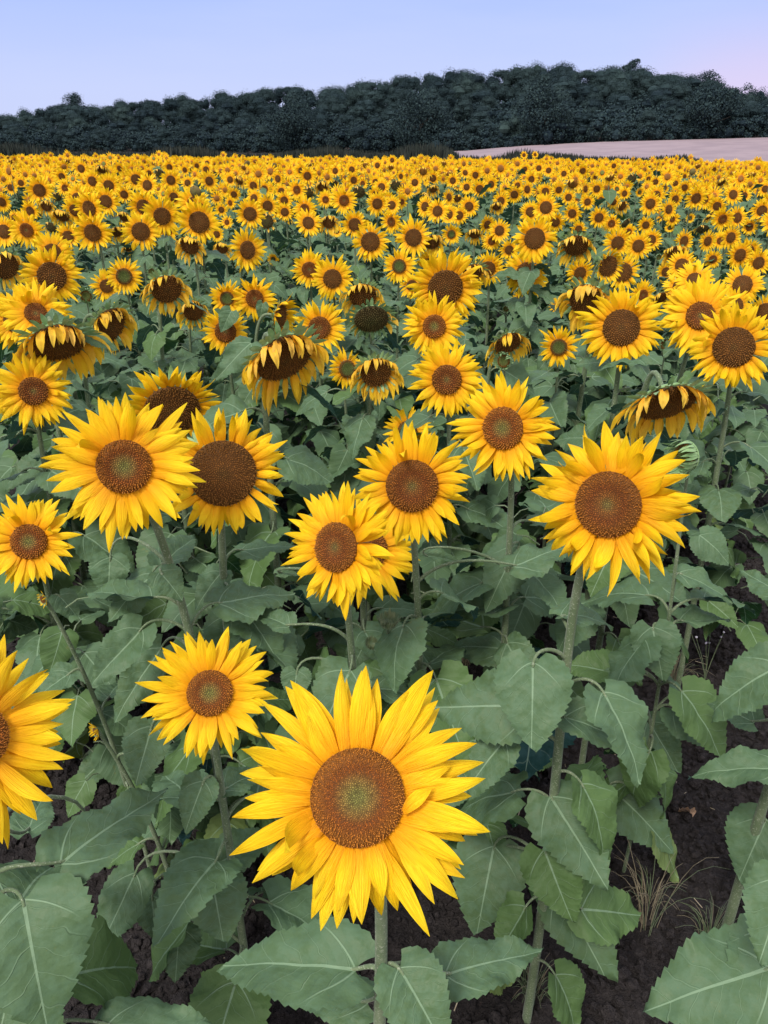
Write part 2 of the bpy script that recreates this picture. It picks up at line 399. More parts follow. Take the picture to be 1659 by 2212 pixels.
# ------------------------------------------------------------------ flower heads (local: +Z faces out, +Y up)
TW = ([0, .12, .28, .44, .58, .72, .84, .93, 1], [.52, .70, .92, 1., .95, .76, .50, .26, .02])
def petal_geo(r, phi, r0, Ln, Wd, lift, g, bend, z0, nL=13, nW=7, wilt=0., curl=0., twist=0., kink=0.):
    rad = np.array([math.cos(phi), math.sin(phi), 0]); tan = np.array([-math.sin(phi), math.cos(phi), 0])
    d = nrm(math.cos(lift) * rad + math.sin(lift) * np.array([0, 0, 1]) + tan * kink); side = tan.copy()
    p = rad * r0 + np.array([0, 0, z0]); dt = 1. / (nL - 1)
    t = np.linspace(0, 1, nL); wv = np.interp(t, *TW) * Wd / 2; s = np.linspace(-1, 1, nW)
    V = np.zeros((nL, nW, 3)); cup = r.uniform(.05, .45); pl = r.uniform(.05, .10); sgn = r.uniform(-1, 1) * .25
    for i in range(nL):
        side = nrm(side - d * (side @ d)); nn = np.cross(d, side)
        nn = nn if i else nn
        a = twist * t[i] ** 1.5; sd_ = side * math.cos(a) + nn * math.sin(a); n2 = np.cross(d, sd_)
        n2 = -n2 if False else n2
        w_ = wv[i]
        prof = (cup * (s ** 2) + pl * np.cos(s * 2.5 * math.pi) * (1 - t[i] * .5) + sgn * s * t[i]) * w_
        cr = wilt * .5 * np.sin(s * 2.2 + r.uniform(-1, 1)) * w_
        V[i] = p + np.outer(s * w_ * (1 - .35 * wilt), sd_) + np.outer(prof + cr, -n2)
        p = p + d * Ln * dt
        d = nrm(d + np.asarray(g) * bend * dt * (.4 + t[i]) + n2 * -curl * dt * (.3 + 1.4 * t[i]) + (r.standard_normal(3) * .10 * wilt))
    uv = np.stack(np.meshgrid(t, s * .5 + .5, indexing='ij'), -1).reshape(-1, 2)[:, ::-1]
    return V.reshape(-1, 3), quads(nL, nW), uv
def petals_list(seed, Rt, rd, g, n=34, style='open', hi=True, nL=None, nW=None, wild=1.15):
    r = np.random.default_rng(seed); out = []
    nL = nL or (13 if hi else 7); nW = nW or (7 if hi else 3)
    Lb = Rt - rd * .93
    if style == 'droop': Lb = max(Lb, rd * .95)
    if style == 'seed': Lb = max(Lb, rd * .6)
    n = int(n * (1.5 if style in ('open', 'side', 'young') else 1.15))
    for lay in range(3 if style == 'open' and hi else 2):
        m = n // 2 + (1 if lay else 0) if lay < 2 else n // 4
        off = r.uniform(0, 6.28)
        for k in range(m):
            phi = off + (k + r.normal(0, .17)) * 2 * math.pi / m
            Ln = Lb * r.normal(1.03 if lay else .95, .12); Wd = min(Lb * r.normal(.255, .035), Rt * r.normal(.185, .02)) * (.9 if style != 'open' else 1)
            if r.random() < .06: Wd *= .65; Ln *= .85
            wl = 0.
            if style == 'open':
                lift = r.normal(.16 if lay == 0 else .03, .11 * wild); bend = abs(r.normal(.22, .18)); curl = r.normal(.10, .38 * wild); tw = r.normal(0, .42 * wild); kink = r.normal(0, .15 * wild)
            elif style == 'side':
                lift = r.normal(.7, .2); bend = abs(r.normal(.5, .2)); curl = r.normal(0, .4); tw = r.normal(0, .5); kink = r.normal(0, .15)
            elif style == 'young':
                lift = r.normal(.30, .12); bend = .05; curl = r.normal(.12, .2); tw = r.normal(0, .25); kink = r.normal(0, .10)
            else:
                up = max(0., math.sin(phi))                     # the petals at the top of a nodding head fall over the disc
                if style == 'seed' and r.random() < .78: continue
                if r.random() < .30 * up + .02: continue
                wl = r.uniform(.2, .8) if style == 'droop' else 1.
                wl = min(1, wl * (.55 + .6 * up))
                lift = r.normal(.30 + .75 * up, .16); bend = r.normal(3.6 + 1.6 * up, .6); curl = r.normal(0, .35); tw = r.normal(0, .6); kink = r.normal(0, .22)
                Wd = rd * r.uniform(.24, .44); Ln *= r.uniform(1.0, 1.35) * (1 - .25 * up)
            if abs(r.normal()) > 2.3 and style == 'open': curl = -1.8; lift = .6
            V, Fc, uv = petal_geo(r, phi, rd * .93, Ln, max(Wd, .2 * Lb), lift, g, bend, -.004 - lay * .004 * Rt / .13, nL, nW, wl, curl, tw, kink)
            out.append((V, Fc, uv, (r.random(), wl, 0)))
    return out
PAL = {  # centre, inner, ring, outer (linear)
    'y': [(.16, .15, .036), (.22, .13, .03), (.22, .062, .009), (.34, .125, .016)],
    'm': [(.15, .115, .03), (.20, .080, .015), (.18, .052, .008), (.27, .100, .014)],
    'o': [(.125, .060, .012), (.165, .066, .012), (.155, .062, .011), (.18, .078, .014)],
    'g': [(.10, .135, .030), (.12, .14, .035), (.14, .09, .02), (.22, .09, .016)],
    's': [(.09, .085, .028), (.10, .085, .028), (.105, .08, .028), (.10, .075, .025)],
}
def disc_color(kind, q):
    P = np.array(PAL[kind]); st = {'y': [.12, .34, .55, .9], 'm': [.08, .24, .5, .92], 'o': [.05, .3, .7, .95], 'g': [.35, .62, .78, .92], 's': [.1, .4, .7, .95]}[kind]
    return np.stack([np.interp(q, st, P[:, i]) for i in range(3)], -1)
def disc_mb(kind, rd, nf, seed=0, seg=28):
    r = np.random.default_rng(seed); mb = MB()
    dome = (.16 if kind != 's' else .3) * rd
    def zz(q):
        b = dome * (1 - q ** 2)
        if kind in 'ymg': b = b - .10 * rd * np.exp(-(q / .35) ** 2) + .05 * rd * np.exp(-((q - .75) / .18) ** 2)
        return b
    rings = np.linspace(0, 1, 9); a = np.arange(seg) * 2 * math.pi / seg
    V = []; C = []
    for i, q in enumerate(rings):
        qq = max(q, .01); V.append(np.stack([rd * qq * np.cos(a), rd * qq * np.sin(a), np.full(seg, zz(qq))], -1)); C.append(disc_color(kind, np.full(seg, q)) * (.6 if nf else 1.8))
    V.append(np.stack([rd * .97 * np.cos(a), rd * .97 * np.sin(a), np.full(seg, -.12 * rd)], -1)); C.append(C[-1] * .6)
    mb.add(np.concatenate(V), quads(len(V), seg, True), None, np.concatenate(C))
    if nf:
        k = np.arange(nf); q = np.sqrt((k + .5 + r.normal(0, .5, nf).clip(-.5, .5)) / nf).clip(0, 1); th = k * 2.399963 + r.normal(0, .03, nf)
        cs = disc_color(kind, q) * r.uniform(.68, 1.35, (nf, 1))
        # floret: four-sided tapered stub; open ones near the rim are taller and lighter-tipped
        sp_ = rd * 1.55 / math.sqrt(nf)
        tall = {'y': .9, 'm': .8, 'o': .55, 'g': .8, 's': .3}[kind]
        hgt = sp_ * (.35 + tall * np.clip((q - .3) * 1.6, 0, 1)) * r.uniform(.7, 1.35, nf)
        wd = sp_ * .50 * (1 - .15 * q)
        cx_, cy_ = rd * q * np.cos(th), rd * q * np.sin(th); cz = zz(q)
        ang = th[:, None] + np.arange(5) * 2 * math.pi / 5
        lean = .35 * q[:, None] * sp_
        bx = cx_[:, None] + wd[:, None] * np.cos(ang); by = cy_[:, None] + wd[:, None] * np.sin(ang); bz = np.repeat(cz[:, None] - .1 * sp_, 5, 1)
        tx = cx_[:, None] + .55 * wd[:, None] * np.cos(ang) + lean * np.cos(th)[:, None]; ty = cy_[:, None] + .55 * wd[:, None] * np.sin(ang) + lean * np.sin(th)[:, None]
        tz = np.repeat((cz + hgt)[:, None], 5, 1)
        V = np.concatenate([np.stack([bx, by, bz], -1), np.stack([tx, ty, tz], -1), np.stack([cx_ + lean[:, 0] * np.cos(th), cy_ + lean[:, 0] * np.sin(th), cz + hgt * .9], -1)[:, None]], 1)
        o = (np.arange(nf) * 11)[:, None, None]; j = np.arange(5); j2 = (j + 1) % 5
        q4 = np.stack([j, j2, j2 + 5, j + 5], -1)[None] + o; t3 = np.stack([j + 5, j2 + 5, np.full(5, 10)], -1)[None] + o
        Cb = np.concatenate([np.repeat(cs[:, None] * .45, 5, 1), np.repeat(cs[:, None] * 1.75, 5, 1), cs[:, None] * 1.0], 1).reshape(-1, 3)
        mb.add(V.reshape(-1, 3), q4.reshape(-1, 4), None, Cb)
        # second add shares the vertex block
        mb.F.append((t3.reshape(-1, 3) + (mb.n - nf * 11), 0)); mb.V.append(np.zeros((0, 3))); mb.UV.append(np.zeros((0, 2))); mb.C.append(np.zeros((0, 3)))
    return mb
def calyx_mb(seed, rd, nb=22, blen=.62, spread=.5, hi=True, back=True, fwd=0., bw=.21, zoff=.10):
    """green back of the head with two rows of pointed bracts"""
    r = np.random.default_rng(seed); mb = MB(); seg = 20 if hi else 10
    a = np.arange(seg) * 2 * math.pi / seg; V = []
    for q, z in ((.96, -.14), (1.0, -.18), (.92, -.26), (.62, -.42), (.3, -.52), (.13, -.66)):
        V.append(np.stack([rd * q * np.cos(a), rd * q * np.sin(a), np.full(seg, rd * z)], -1))
    mb.add(np.concatenate(V), quads(6, seg, True))
    for lay in range(2):
        for k in range(nb // 2):
            phi = (k + lay * .5 + r.normal(0, .15)) * 4 * math.pi / nb
            V, Fc, uv = petal_geo(r, phi, rd * (.96 - .08 * lay), rd * blen * r.normal(1.1 - .1 * lay, .15), rd * bw, r.normal(spread - .35 * lay + fwd, .15), (0, 0, 0), 0, -rd * (zoff + .1 * lay), 6 if hi else 4, 3, .0, r.normal(-.3 - fwd, .4), r.normal(0, .2))
            mb.add(V, Fc, uv)
    return mb

def head_matrix(F_):
    z = nrm(F_); up = np.array([0, 0, 1.]); y = nrm(up - z * (up @ z)); x = np.cross(y, z)
    return np.stack([x, y, z], 1)
def facing(P, yaw, pitch, kind):
    to = nrm(CAM - P)
    az = math.atan2(to[0], -to[1]) + R(yaw); el0 = math.asin(to[2])
    el = R(pitch) if kind in 'dsh' else min(el0, R(55)) + R(pitch)
    return np.array([math.sin(az) * math.cos(el), -math.cos(az) * math.cos(el), math.sin(el)])
def stem_path(P, Fd, rd, base, n=22, dx=0.):
    back = P - Fd * rd * .6
    h = back[2] - base[2]
    if Fd[2] < -.1:
        P2 = back - Fd * rd * 2.2 + np.array([0, 0, .02]); P1 = base + np.array([0, 0, h * .9])
    else:
        P2 = back - Fd * rd * 1.7 - np.array([0, 0, .05]); P1 = base + np.array([rng.normal(0, .02), rng.normal(0, .02), h * .6])
    P2 = P2 + np.array([dx * 1.15, 0, -abs(dx) * .5])
    return bez(base, P1, P2, back, n)

# ------------------------------------------------------------------ plants
DISCN = {}
SUN = []      # every placed flower: u, v, Rt(px), Z
def depth_for(u, v, Rt, kind, zm):
    d = -ray(u, v)[2]
    nom = {'b': .11, 'g': .20, 'd': .24, 's': .24}.get(kind, .262)
    Zs = F * nom / (2 * Rt); Zh = (CAMH - 1.42) / max(d, .004)
    Z = math.sqrt(Zs * min(Zh, Zs * 2.5)) if v < 1050 else Zs
    Z = min(max(Z, (CAMH - 1.74) / max(d, .001)), (CAMH - .95) / max(d, .004)) if v < 1300 else Z
    return Z * zm
def leaf_style(h):
    return h
def auto_leaves(root, rl, path, n, lo, hi_, size, seed, hero=True):
    r = np.random.default_rng(seed); th = r.uniform(0, 6.28)
    zs = path[:, 2]
    for k in range(n):
        f = lo + (hi_ - lo) * (k + r.uniform(.1, .9)) / n
        z = rl[2] + f * (zs.max() - rl[2]); i = int(np.argmin(np.abs(zs - z))); st = path[i]
        th += 2.4 + r.normal(0, .35)
        out = np.array([math.cos(th), math.sin(th), 0.])
        ln = size * r.uniform(.8, 1.2) * (1.15 - .45 * abs(f - .55) * 2)
        pl = ln * r.uniform(.35, .65)
        base = st + out * pl * .85 + np.array([0, 0, pl * r.uniform(.0, .45)])
        dn = r.uniform(.2, 1.4) if f < .45 else r.uniform(-.15, .75)
        ax = nrm(out + np.array([r.normal(0, .25), r.normal(0, .25), -dn]))
        nm = nrm(np.array([0, 0, 1.]) + out * dn * .8 + r.normal(0, .28, 3))
        put_leaf(root, rl, st, base, base + ax * ln, nm, 1., old=(f < .3 and r.random() < .35), prad=.0026, low=(r.random() < (.9 if f < .4 else .45 if f < .6 else .08)))
def leaf_from_px(root, rl, path, ub, vb, ut, vt, t=.45, asp=1., zoff=0., old=False, roll=0., start=True, tw=0.):
    """a leaf read off the photograph: junction and tip, lying in a tilted plane at the plant's own depth"""
    pv_ = np.array([proj(p) for p in path]); i = int(np.argmin(np.abs(pv_[:, 1] - (vb + 18)))); st = path[i]
    Z = pv_[i, 2] + zoff; b = at(ub, vb, Z)
    n_ = nrm((1 - t) * nrm(CAM - b) + t * np.array([0, 0, 1.]) + np.array([roll, 0, 0]))
    rt_ = ray(ut, vt); k = ((b - CAM) @ n_) / (rt_ @ n_); tip = CAM + rt_ * k
    d = tip - b; ln = np.linalg.norm(d)
    if ln > .34: tip = b + d / ln * .34
    return put_leaf(root, rl, st if start else None, b, tip, n_, asp, old, prad=.003)

def sunflower(u, v, rdp, Rt, kind, yaw, pitch, zm, label, cat='sunflower', group=None, tier='A', nleaf=8, base=None, npet=34, petal_parts=False, lo=.25, hi=.93, seed=None, lsize=.17, Zfix=None, style=None, dx=0., wild=1.15):
    seed = seed or int(u * 7 + v * 13)
    r = np.random.default_rng(seed)
    Z = Zfix or depth_for(u, v, Rt, kind, zm); P = at(u, v, Z); Rm = Rt * Z / F; rd = rdp * Z / F
    Fd = facing(P, yaw, pitch, kind); B = head_matrix(Fd)
    if base is None:
        hz = np.array([Fd[0], Fd[1], 0]); hz = nrm(hz)
        b = P - hz * (.10 + rd * .9) + np.array([r.normal(0, .03), r.normal(0, .03), 0])
    else:
        rr = ray(*base); b = CAM + rr * ((CAMH - .0) / -rr[2])
    b = np.array([b[0] + dx, b[1], float(gz(b[0], b[1]))])
    root = thing('sunflower', label, cat, b, group); rl = b
    path = stem_path(P, Fd, rd, b, dx=dx)
    mb = MB(); hgt = P[2] - b[2]
    r0 = .0092 * min(1.15, max(.6, Rm / .13)) * (1. if kind != 'b' else .8)
    tube(mb, path - rl, np.linspace(r0 * 1.25, r0 * .72, len(path)), 10)
    obj('stem', mb.mesh('stem', [M_STEM]), root)
    g = B.T @ np.array([0, 0, -1.])
    Mh = Matrix(mat4(B, P - rl).tolist())
    if kind == 'b':
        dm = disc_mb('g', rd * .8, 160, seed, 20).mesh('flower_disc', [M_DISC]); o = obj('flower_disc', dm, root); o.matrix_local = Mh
        cm = calyx_mb(seed, rd, 44, 1.15, .95, True, fwd=.5).mesh('bract_ring', [M_BRACT]); o = obj('bract_ring', cm, root); o.matrix_local = Mh
    else:
        st = style or {'d': 'droop', 's': 'seed', 'h': 'side'}.get(kind, 'open')
        dk = {'d': 'o', 'h': 'o'}.get(kind, kind)
        nf = int(min(1700, max(150, (rdp * 1.15) ** 2 * .13))) if tier == 'A' else 0
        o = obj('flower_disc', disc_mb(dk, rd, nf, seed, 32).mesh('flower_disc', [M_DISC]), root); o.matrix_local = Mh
        hi_ = Rt > 60
        pl = petals_list(seed, Rm, rd, g, npet, st, hi_, wild=wild)
        if Rt > 260:          # the petal folded over the right of the disc
            V, Fc, uv = petal_geo(r, -.32, rd * 1.0, Rm * .30, Rm * .13, .75, (0, 0, 0), 0, .004, 13, 7, .1, .9, .3, 1.5); pl.append((V, Fc, uv, (.2, 0, 0)))
        if petal_parts or kind == 's':
            for V, Fc, uv, c in pl:
                m_ = MB(); m_.add(V, Fc, uv, c); o = obj('petal', m_.mesh('petal', [M_PETAL]), root); o.matrix_local = Mh
        else:
            m_ = MB()
            for V, Fc, uv, c in pl: m_.add(V, Fc, uv, c)
            o = obj('petal_ring', m_.mesh('petal_ring', [M_PETAL]), root); o.matrix_local = Mh
        bl = .6 if st == 'open' else .60
        o = obj('bract_ring', calyx_mb(seed + 1, rd, 30 if st == 'open' else 44, bl, -.35 if st == 'open' else .25, hi_, zoff=.22 if st == 'open' else .06).mesh('bract_ring', [M_BRACT]), root); o.matrix_local = Mh
    if nleaf: auto_leaves(root, rl, path, nleaf, lo, hi, lsize, seed + 5)
    SUN.append((u, v, Rt, Z))
    return root, rl, path

# ------------------------------------------------------------------ ground, wheat field
xs = np.concatenate([-np.geomspace(2.6, 500, 46)[::-1], np.linspace(-2.6, 2.6, 430)[1:-1], np.geomspace(2.6, 500, 46)])
ys = np.concatenate([np.linspace(-30, .35, 12), np.linspace(.35, 5.2, 430)[1:], np.geomspace(5.2, 2600, 130)[1:]])
Y, X = np.meshgrid(ys, xs, indexing='ij')
Zg = gz(X, Y); nearf = np.clip((6.5 - Y) / 2, 0, 1) * np.clip((3.2 - np.abs(X)) / .6, 0, 1) * (Y > 0)
n1 = vnoise(X * 2.2, Y * 2.2, 1) - .5; n2 = vnoise(X * 9, Y * 9, 2) - .5
wl = worley(X * 24 + n2 * 2, Y * 24, 3); wl2 = worley(X * 11, Y * 11 + n2, 5)
Zg = Zg + nearf * (n1 * .05 + n2 * .03 + .022 * (.6 - np.clip(wl, 0, 1)) + .030 * (.5 - np.clip(wl2, 0, 1)) * (vnoise(X * 5, Y * 5, 8)))
mb = MB(); mb.add(np.stack([X, Y, Zg], -1).reshape(-1, 3), quads(len(ys), len(xs))[:, ::-1])
gr = obj('ground', mb.mesh('ground', [M_SOIL])); gr['kind'] = 'structure'
gr['label'] = 'dark crumbly bare soil under and between the sunflowers'
# wheat field on the rise to the right
us = np.linspace(925, 2300, 70); ts = np.linspace(0, 1, 30)
U_, T_ = np.meshgrid(us, ts, indexing='ij'); yf_ = wood_front(U_) - 4
y0 = np.interp(U_, [925, 1050, 1300, 1700, 2300], [135, 108, 90, 84, 84]); Yw = y0 + (yf_ - y0) * T_; Xw = (U_ - 829.5) * Yw / 1837
Zw = gz(Xw, Yw) + .35 * np.clip(np.minimum(T_, 1 - T_) * 40, 0, 1) * np.clip((U_ - 925) / 20, 0, 1) + .01 + .05 * (vnoise(Xw * 1.3, Yw * 1.3, 4) - .5) * (T_ > 0)
mb = MB(); mb.add(np.stack([Xw, Yw, Zw], -1).reshape(-1, 3), quads(70, 30))
o = obj('wheat_field', mb.mesh('wheat_field', [M_WHEAT])); o['kind'] = 'structure'; o['label'] = 'pale ripe cereal field rising towards the wood'

# ------------------------------------------------------------------ nearest sunflowers, read off the photograph
# u, v, disc r, petal r, kind, yaw, pitch, depth factor, leaves, petals, label
A = [
 (772,1722,102,272,'y',0,-4,1,0,38,'largest open sunflower, nearest the camera, with one petal folded over its disc'),
 (268,1008,58,153,'y',0,-2,1,3,40,'large open sunflower whose petals overlap two others behind, left of centre height'),
 (482,1023,72,138,'o',4,-10,1.12,4,36,'broad all-brown sunflower tucked behind the petals of the large pale-centred one'),
 (372,888,60,108,'o',4,-34,1.30,6,34,'brown sunflower with curling petals peeping up behind two large overlapping blooms'),
 (890,1050,57,128,'m',4,-8,1,7,40,'open sunflower just above the overlapping pair in the middle'),
 (725,1182,54,132,'m',-38,-4,.98,5,42,'sunflower turned to the left, front one of the overlapping middle pair'),
 (793,1186,45,118,'m',14,0,1.1,5,36,'yellow sunflower almost hidden behind the left-turned one in the middle'),
 (1086,925,46,114,'y',-22,-4,1,7,36,'open sunflower on a tall stem between the middle and right-hand large blooms'),
 (1313,1090,72,178,'m',-16,-6,1,2,36,'large open sunflower with a twisted petal, in front of a spiky green bud'),
 (1440,872,64,104,'d',30,-42,1,5,38,'large nodding sunflower with wilted petals hanging over its disc'),
 (1480,985,34,50,'b',-42,-20,1,0,0,'spiky green unopened sunflower bud touching the large twisted-petal bloom'),
 (1585,750,43,92,'o',-4,-8,1,7,40,'open brown-centred sunflower overlapping a paler one at the right edge'),
 (1342,708,39,88,'o',-6,-6,1,7,38,'open brown sunflower with a curved leaf hanging right below it'),
 (1513,682,30,82,'m',6,10,1.12,6,44,'many-petalled sunflower partly behind the brown one at the right edge'),
 (1270,652,42,76,'d',-18,-26,1.05,6,34,'nodding sunflower with pale curled petals behind the left of an open bloom'),
 (1207,750,18,44,'g',0,-8,1,6,28,'small open sunflower with green centre standing alone on a thin stem'),
 (965,820,32,80,'m',-4,-6,1,7,36,'open sunflower with dark ringed disc directly above the tall-stemmed bloom'),
 (938,705,25,68,'y',0,-2,1,7,34,'bright sunflower overlapping the lower left of a large brown one'),
 (962,622,38,82,'o',10,-14,1.14,7,36,'large brown sunflower half covered by the bright bloom below it'),
 (1018,592,26,50,'d',30,-32,1.15,6,30,'nodding sunflower tucked behind the right shoulder of a large brown one'),
 (1098,742,30,60,'d',28,-34,1,6,32,'small nodding sunflower facing right, just above a green bud'),
 (1088,780,17,24,'b',-10,0,.95,5,0,'green sunflower bud in front of a small nodding bloom'),
 (812,805,33,66,'d',8,-12,1.06,6,36,'nodding brown sunflower beside a small green-centred one'),
 (750,797,19,44,'g',22,-4,1,6,28,'small green-centred sunflower overlapping a nodding brown one'),
 (614,775,64,108,'d',26,-32,1,6,38,'very large drooping sunflower with pale wilted petals over its disc'),
 (690,708,24,58,'m',0,-4,1.05,6,36,'open sunflower just above the right of the very large drooping one'),
 (606,685,26,56,'h',62,-8,1.1,6,32,'sideways-facing sunflower above the very large drooping one'),
 (784,640,29,52,'d',4,-18,1.08,6,32,'nodding brown sunflower directly above a petal-less seed head'),
 (802,690,37,46,'s',6,-34,.98,6,26,'faded green-brown seed head with almost no petals left'),
 (718,602,20,48,'o',0,-6,1,6,34,'open brown sunflower, right one of a touching pair'),
 (668,582,16,40,'m',0,-4,1.03,6,30,'smaller sunflower, left one of a touching pair'),
 (550,645,19,48,'m',-4,-6,1,6,34,'open sunflower with a tiny leaf over its disc, right of a close pair'),
 (490,645,15,40,'g',0,-4,1.04,6,30,'small sunflower at the left of a close pair'),
 (487,716,23,52,'m',2,-6,1.05,6,32,'sunflower half hidden by a leaf left of the very large drooping one'),
 (360,625,32,60,'d',10,-20,1,6,36,'nodding sunflower with a row of green bracts on top, left part of the field'),
 (418,672,22,44,'d',8,-16,1.05,6,32,'brown sunflower with sagging petals touching the bracted nodding one'),
 (268,597,17,40,'g',0,-2,1,6,30,'small sunflower with large green centre, left of the bracted nodding one'),
 (230,618,14,36,'o',0,-6,1.06,6,28,'small sunflower hiding behind a green-centred one'),
 (112,597,30,64,'o',4,-8,1,6,36,'large brown sunflower with a petal folded on its disc near the left edge'),
 (77,677,23,74,'m',2,14,1,6,44,'sunflower with long upswept petals, front one of the left-edge pair'),
 (38,692,28,68,'o',0,8,1.07,6,40,'sunflower almost covered by the long-petalled one at the left edge'),
 (125,742,58,90,'d',8,-42,1,6,38,'large hanging sunflower capped by a leaf with yellow petals drooping below'),
 (236,705,42,70,'d',40,-24,1.04,6,34,'nodding sunflower turned right beside the leaf-capped hanging one'),
 (72,845,30,82,'m',4,-2,1,7,38,'open sunflower on a straight stem at the left edge, below the hanging ones'),
 (62,1170,38,98,'y',-18,0,1,5,34,'open sunflower at the left edge with a green-tinged disc'),
 (453,1497,49,138,'y',4,0,.84,0,38,'pale yellow green-centred sunflower just upper left of the largest one'),
 (-44,1592,66,212,'y',34,-6,1,0,34,'large sunflower cut off by the left edge, petals curving right'),
 (880,930,21,52,'g',0,4,1.22,5,30,'small sunflower peeping over the top of a larger one in the middle'),
 (862,575,15,38,'g',0,-2,1,6,30,'small round green-centred sunflower left of the large brown one'),
 (800,522,20,42,'o',0,-4,1,6,32,'round brown sunflower with a tall bare stem below, upper middle'),
 (893,513,18,42,'o',0,-2,1,6,34,'full brown sunflower just right of the round one, upper middle'),
 (1155,515,22,50,'o',0,-2,.92,6,36,'tall sunflower with dark eye on a long visible stem rising above others'),
 (1138,590,23,50,'o',0,-2,1.15,5,34,'brown sunflower crossed by the long stem of the tall one'),
 (430,480,22,48,'o',0,-4,1,6,38,'full round sunflower standing highest in the upper left part'),
 (535,540,19,46,'o',34,-2,1,6,34,'oval sunflower turned right, upper left of centre'),
 (304,500,19,42,'o',0,-4,1,6,34,'round brown sunflower left of the tallest upper-left bloom'),
 (113,545,18,46,'o',0,6,1.0,6,34,'sunflower with upright petals above the large folded-petal brown one'),
 (12,575,28,46,'d',20,-12,1,6,30,'brown sunflower cut by the left edge with wilted hanging petals'),
 (1604,615,20,45,'o',0,10,1,6,36,'sunflower with long upright petals near the right edge'),
 (1586,660,18,38,'o',0,4,.97,6,34,'sunflower directly behind the top of the right-edge brown bloom'),
 (1500,605,16,44,'o',0,16,1.1,6,36,'sunflower showing mostly upswept petals above the many-petalled one'),
 (1468,618,14,38,'o',0,20,1.1,6,34,'upswept petal crown left behind the many-petalled sunflower'),
 (1653,673,18,36,'o',-10,0,1,6,30,'sunflower cut by the right edge above the brown bloom'),
 (1314,575,22,42,'h',38,-6,1,6,28,'twisted sunflower facing right with a narrow torn disc'),
 (1345,588,20,38,'o',10,-4,1.05,6,30,'sunflower partly behind the twisted narrow-disc one'),
 (1244,531,26,34,'d',0,-32,1,6,26,'dark dried seed head fringed with withered petals'),
 (1439,745,14,18,'b',0,0,1,5,0,'green bud half hidden between the leaves left of the right-edge blooms'),
 (186,640,15,20,'b',0,14,1,5,0,'green bud between the nodding sunflowers on the left'),
 (328,588,9,12,'b',0,10,1,5,0,'small green bud just above the bracted nodding sunflower'),
 (1016,588,22,32,'o',0,0,1.3,5,28,'sunflower hidden behind the nodding one near the large brown bloom'),
]
HAND = {   # leaves near the camera: junction (u,v) -> tip (u,v), tilt, aspect, depth offset
 0: [(768,2098,462,2046,.55,.72,.02),(862,2092,975,2270,.45,1.02,-.02),(962,2108,1178,2036,.6,.7,.06),(795,2168,612,2120,.5,.6,.10)],
 1: [(307,1359,195,1474,.45,.80,-.03),(345,1236,392,1285,.5,1.3,-.06),(350,1222,428,1130,.6,.75,.04),(238,1204,232,1290,.3,1.2,.12),(350,1400,240,1540,.5,.7,.1),(330,1240,230,1330,.7,.75,.12)],
 2: [(480,1235,420,1300,.6,.9,0),(520,1190,640,1165,.8,.7,.05),(500,1330,470,1450,.5,1.,.05)],
 4: [(1110,1225,1240,1160,.7,.7,.0)],
 5: [(625,1354,556,1315,.6,.85,-.02),(641,1449,634,1512,.4,1.25,-.05),(600,1240,655,1225,.8,.5,.02)],
 6: [(788,1390,752,1457,.4,1.0,-.03),(823,1316,935,1300,.6,.5,.03),(858,1380,918,1470,.5,.9,.02)],
 7: [(1093,1309,916,1319,.62,.62,.0),(1093,1405,950,1369,.6,.7,.0),(916,1202,998,1202,.7,.5,.1),(1122,1180,1050,1290,.5,.8,.05),(1150,1130,1230,1110,.8,.7,.05)],
 8: [(1219,1552,1409,1595,.62,.62,-.02),(1151,1430,1150,1605,.42,.95,-.05),(1211,1332,1339,1305,.85,.7,.02),(1067,1829,1030,2008,.3,1.05,.12),(1189,1721,1315,1913,.35,.95,-.02),(1206,1924,1322,2119,.3,.9,.05),(1090,1600,1000,1700,.5,.9,.0),(1060,1880,1120,2010,.4,.9,.2)],
 10: [(1454,1529,1562,1615,.4,.9,.0),(1353,1452,1262,1500,.55,.8,.0),(1409,1355,1434,1465,.3,1.12,-.04),(1466,1239,1588,1277,.7,.7,0),(1468,1342,1580,1332,.85,.62,.02),(1511,1157,1580,1200,.5,1.1,.3),(1315,1700,1464,1821,.4,.85,.02),(1380,1653,1398,1725,.3,1.5,.2),(1400,1560,1470,1660,.4,.9,.25)],
 44: [(127,1377,90,1442,.4,1.0,-.02),(127,1287,170,1328,.5,1.1,-.02),(95,1556,340,1537,.93,.62,-.12),(-40,1330,78,1340,.6,.9,-.02),(160,1440,100,1500,.6,1.,.1),(240,1630,150,1700,.5,.8,-.1)],
 45: [(440,1688,397,1793,.4,.95,-.04),(458,1899,482,2030,.35,1.15,-.05),(388,2004,378,2118,.35,1.2,-.05),(483,1708,570,1640,.65,.8,0),(467,1869,600,1780,.6,.8,.02),(328,1568,292,1692,.45,1.05,-.05),(293,1886,207,2062,.4,.75,.06),(328,1936,337,2030,.3,1.15,.12)],
 46: [(50,1944,96,2210,.42,1.12,-.04),(133,1868,362,1678,.66,.72,.05),(230,2216,470,2206,.72,.62,-.04),(20,2140,-20,2300,.5,1.1,-.1),(60,1800,90,1700,.6,1.,.2),(190,1800,130,1950,.4,.9,.25)],
}
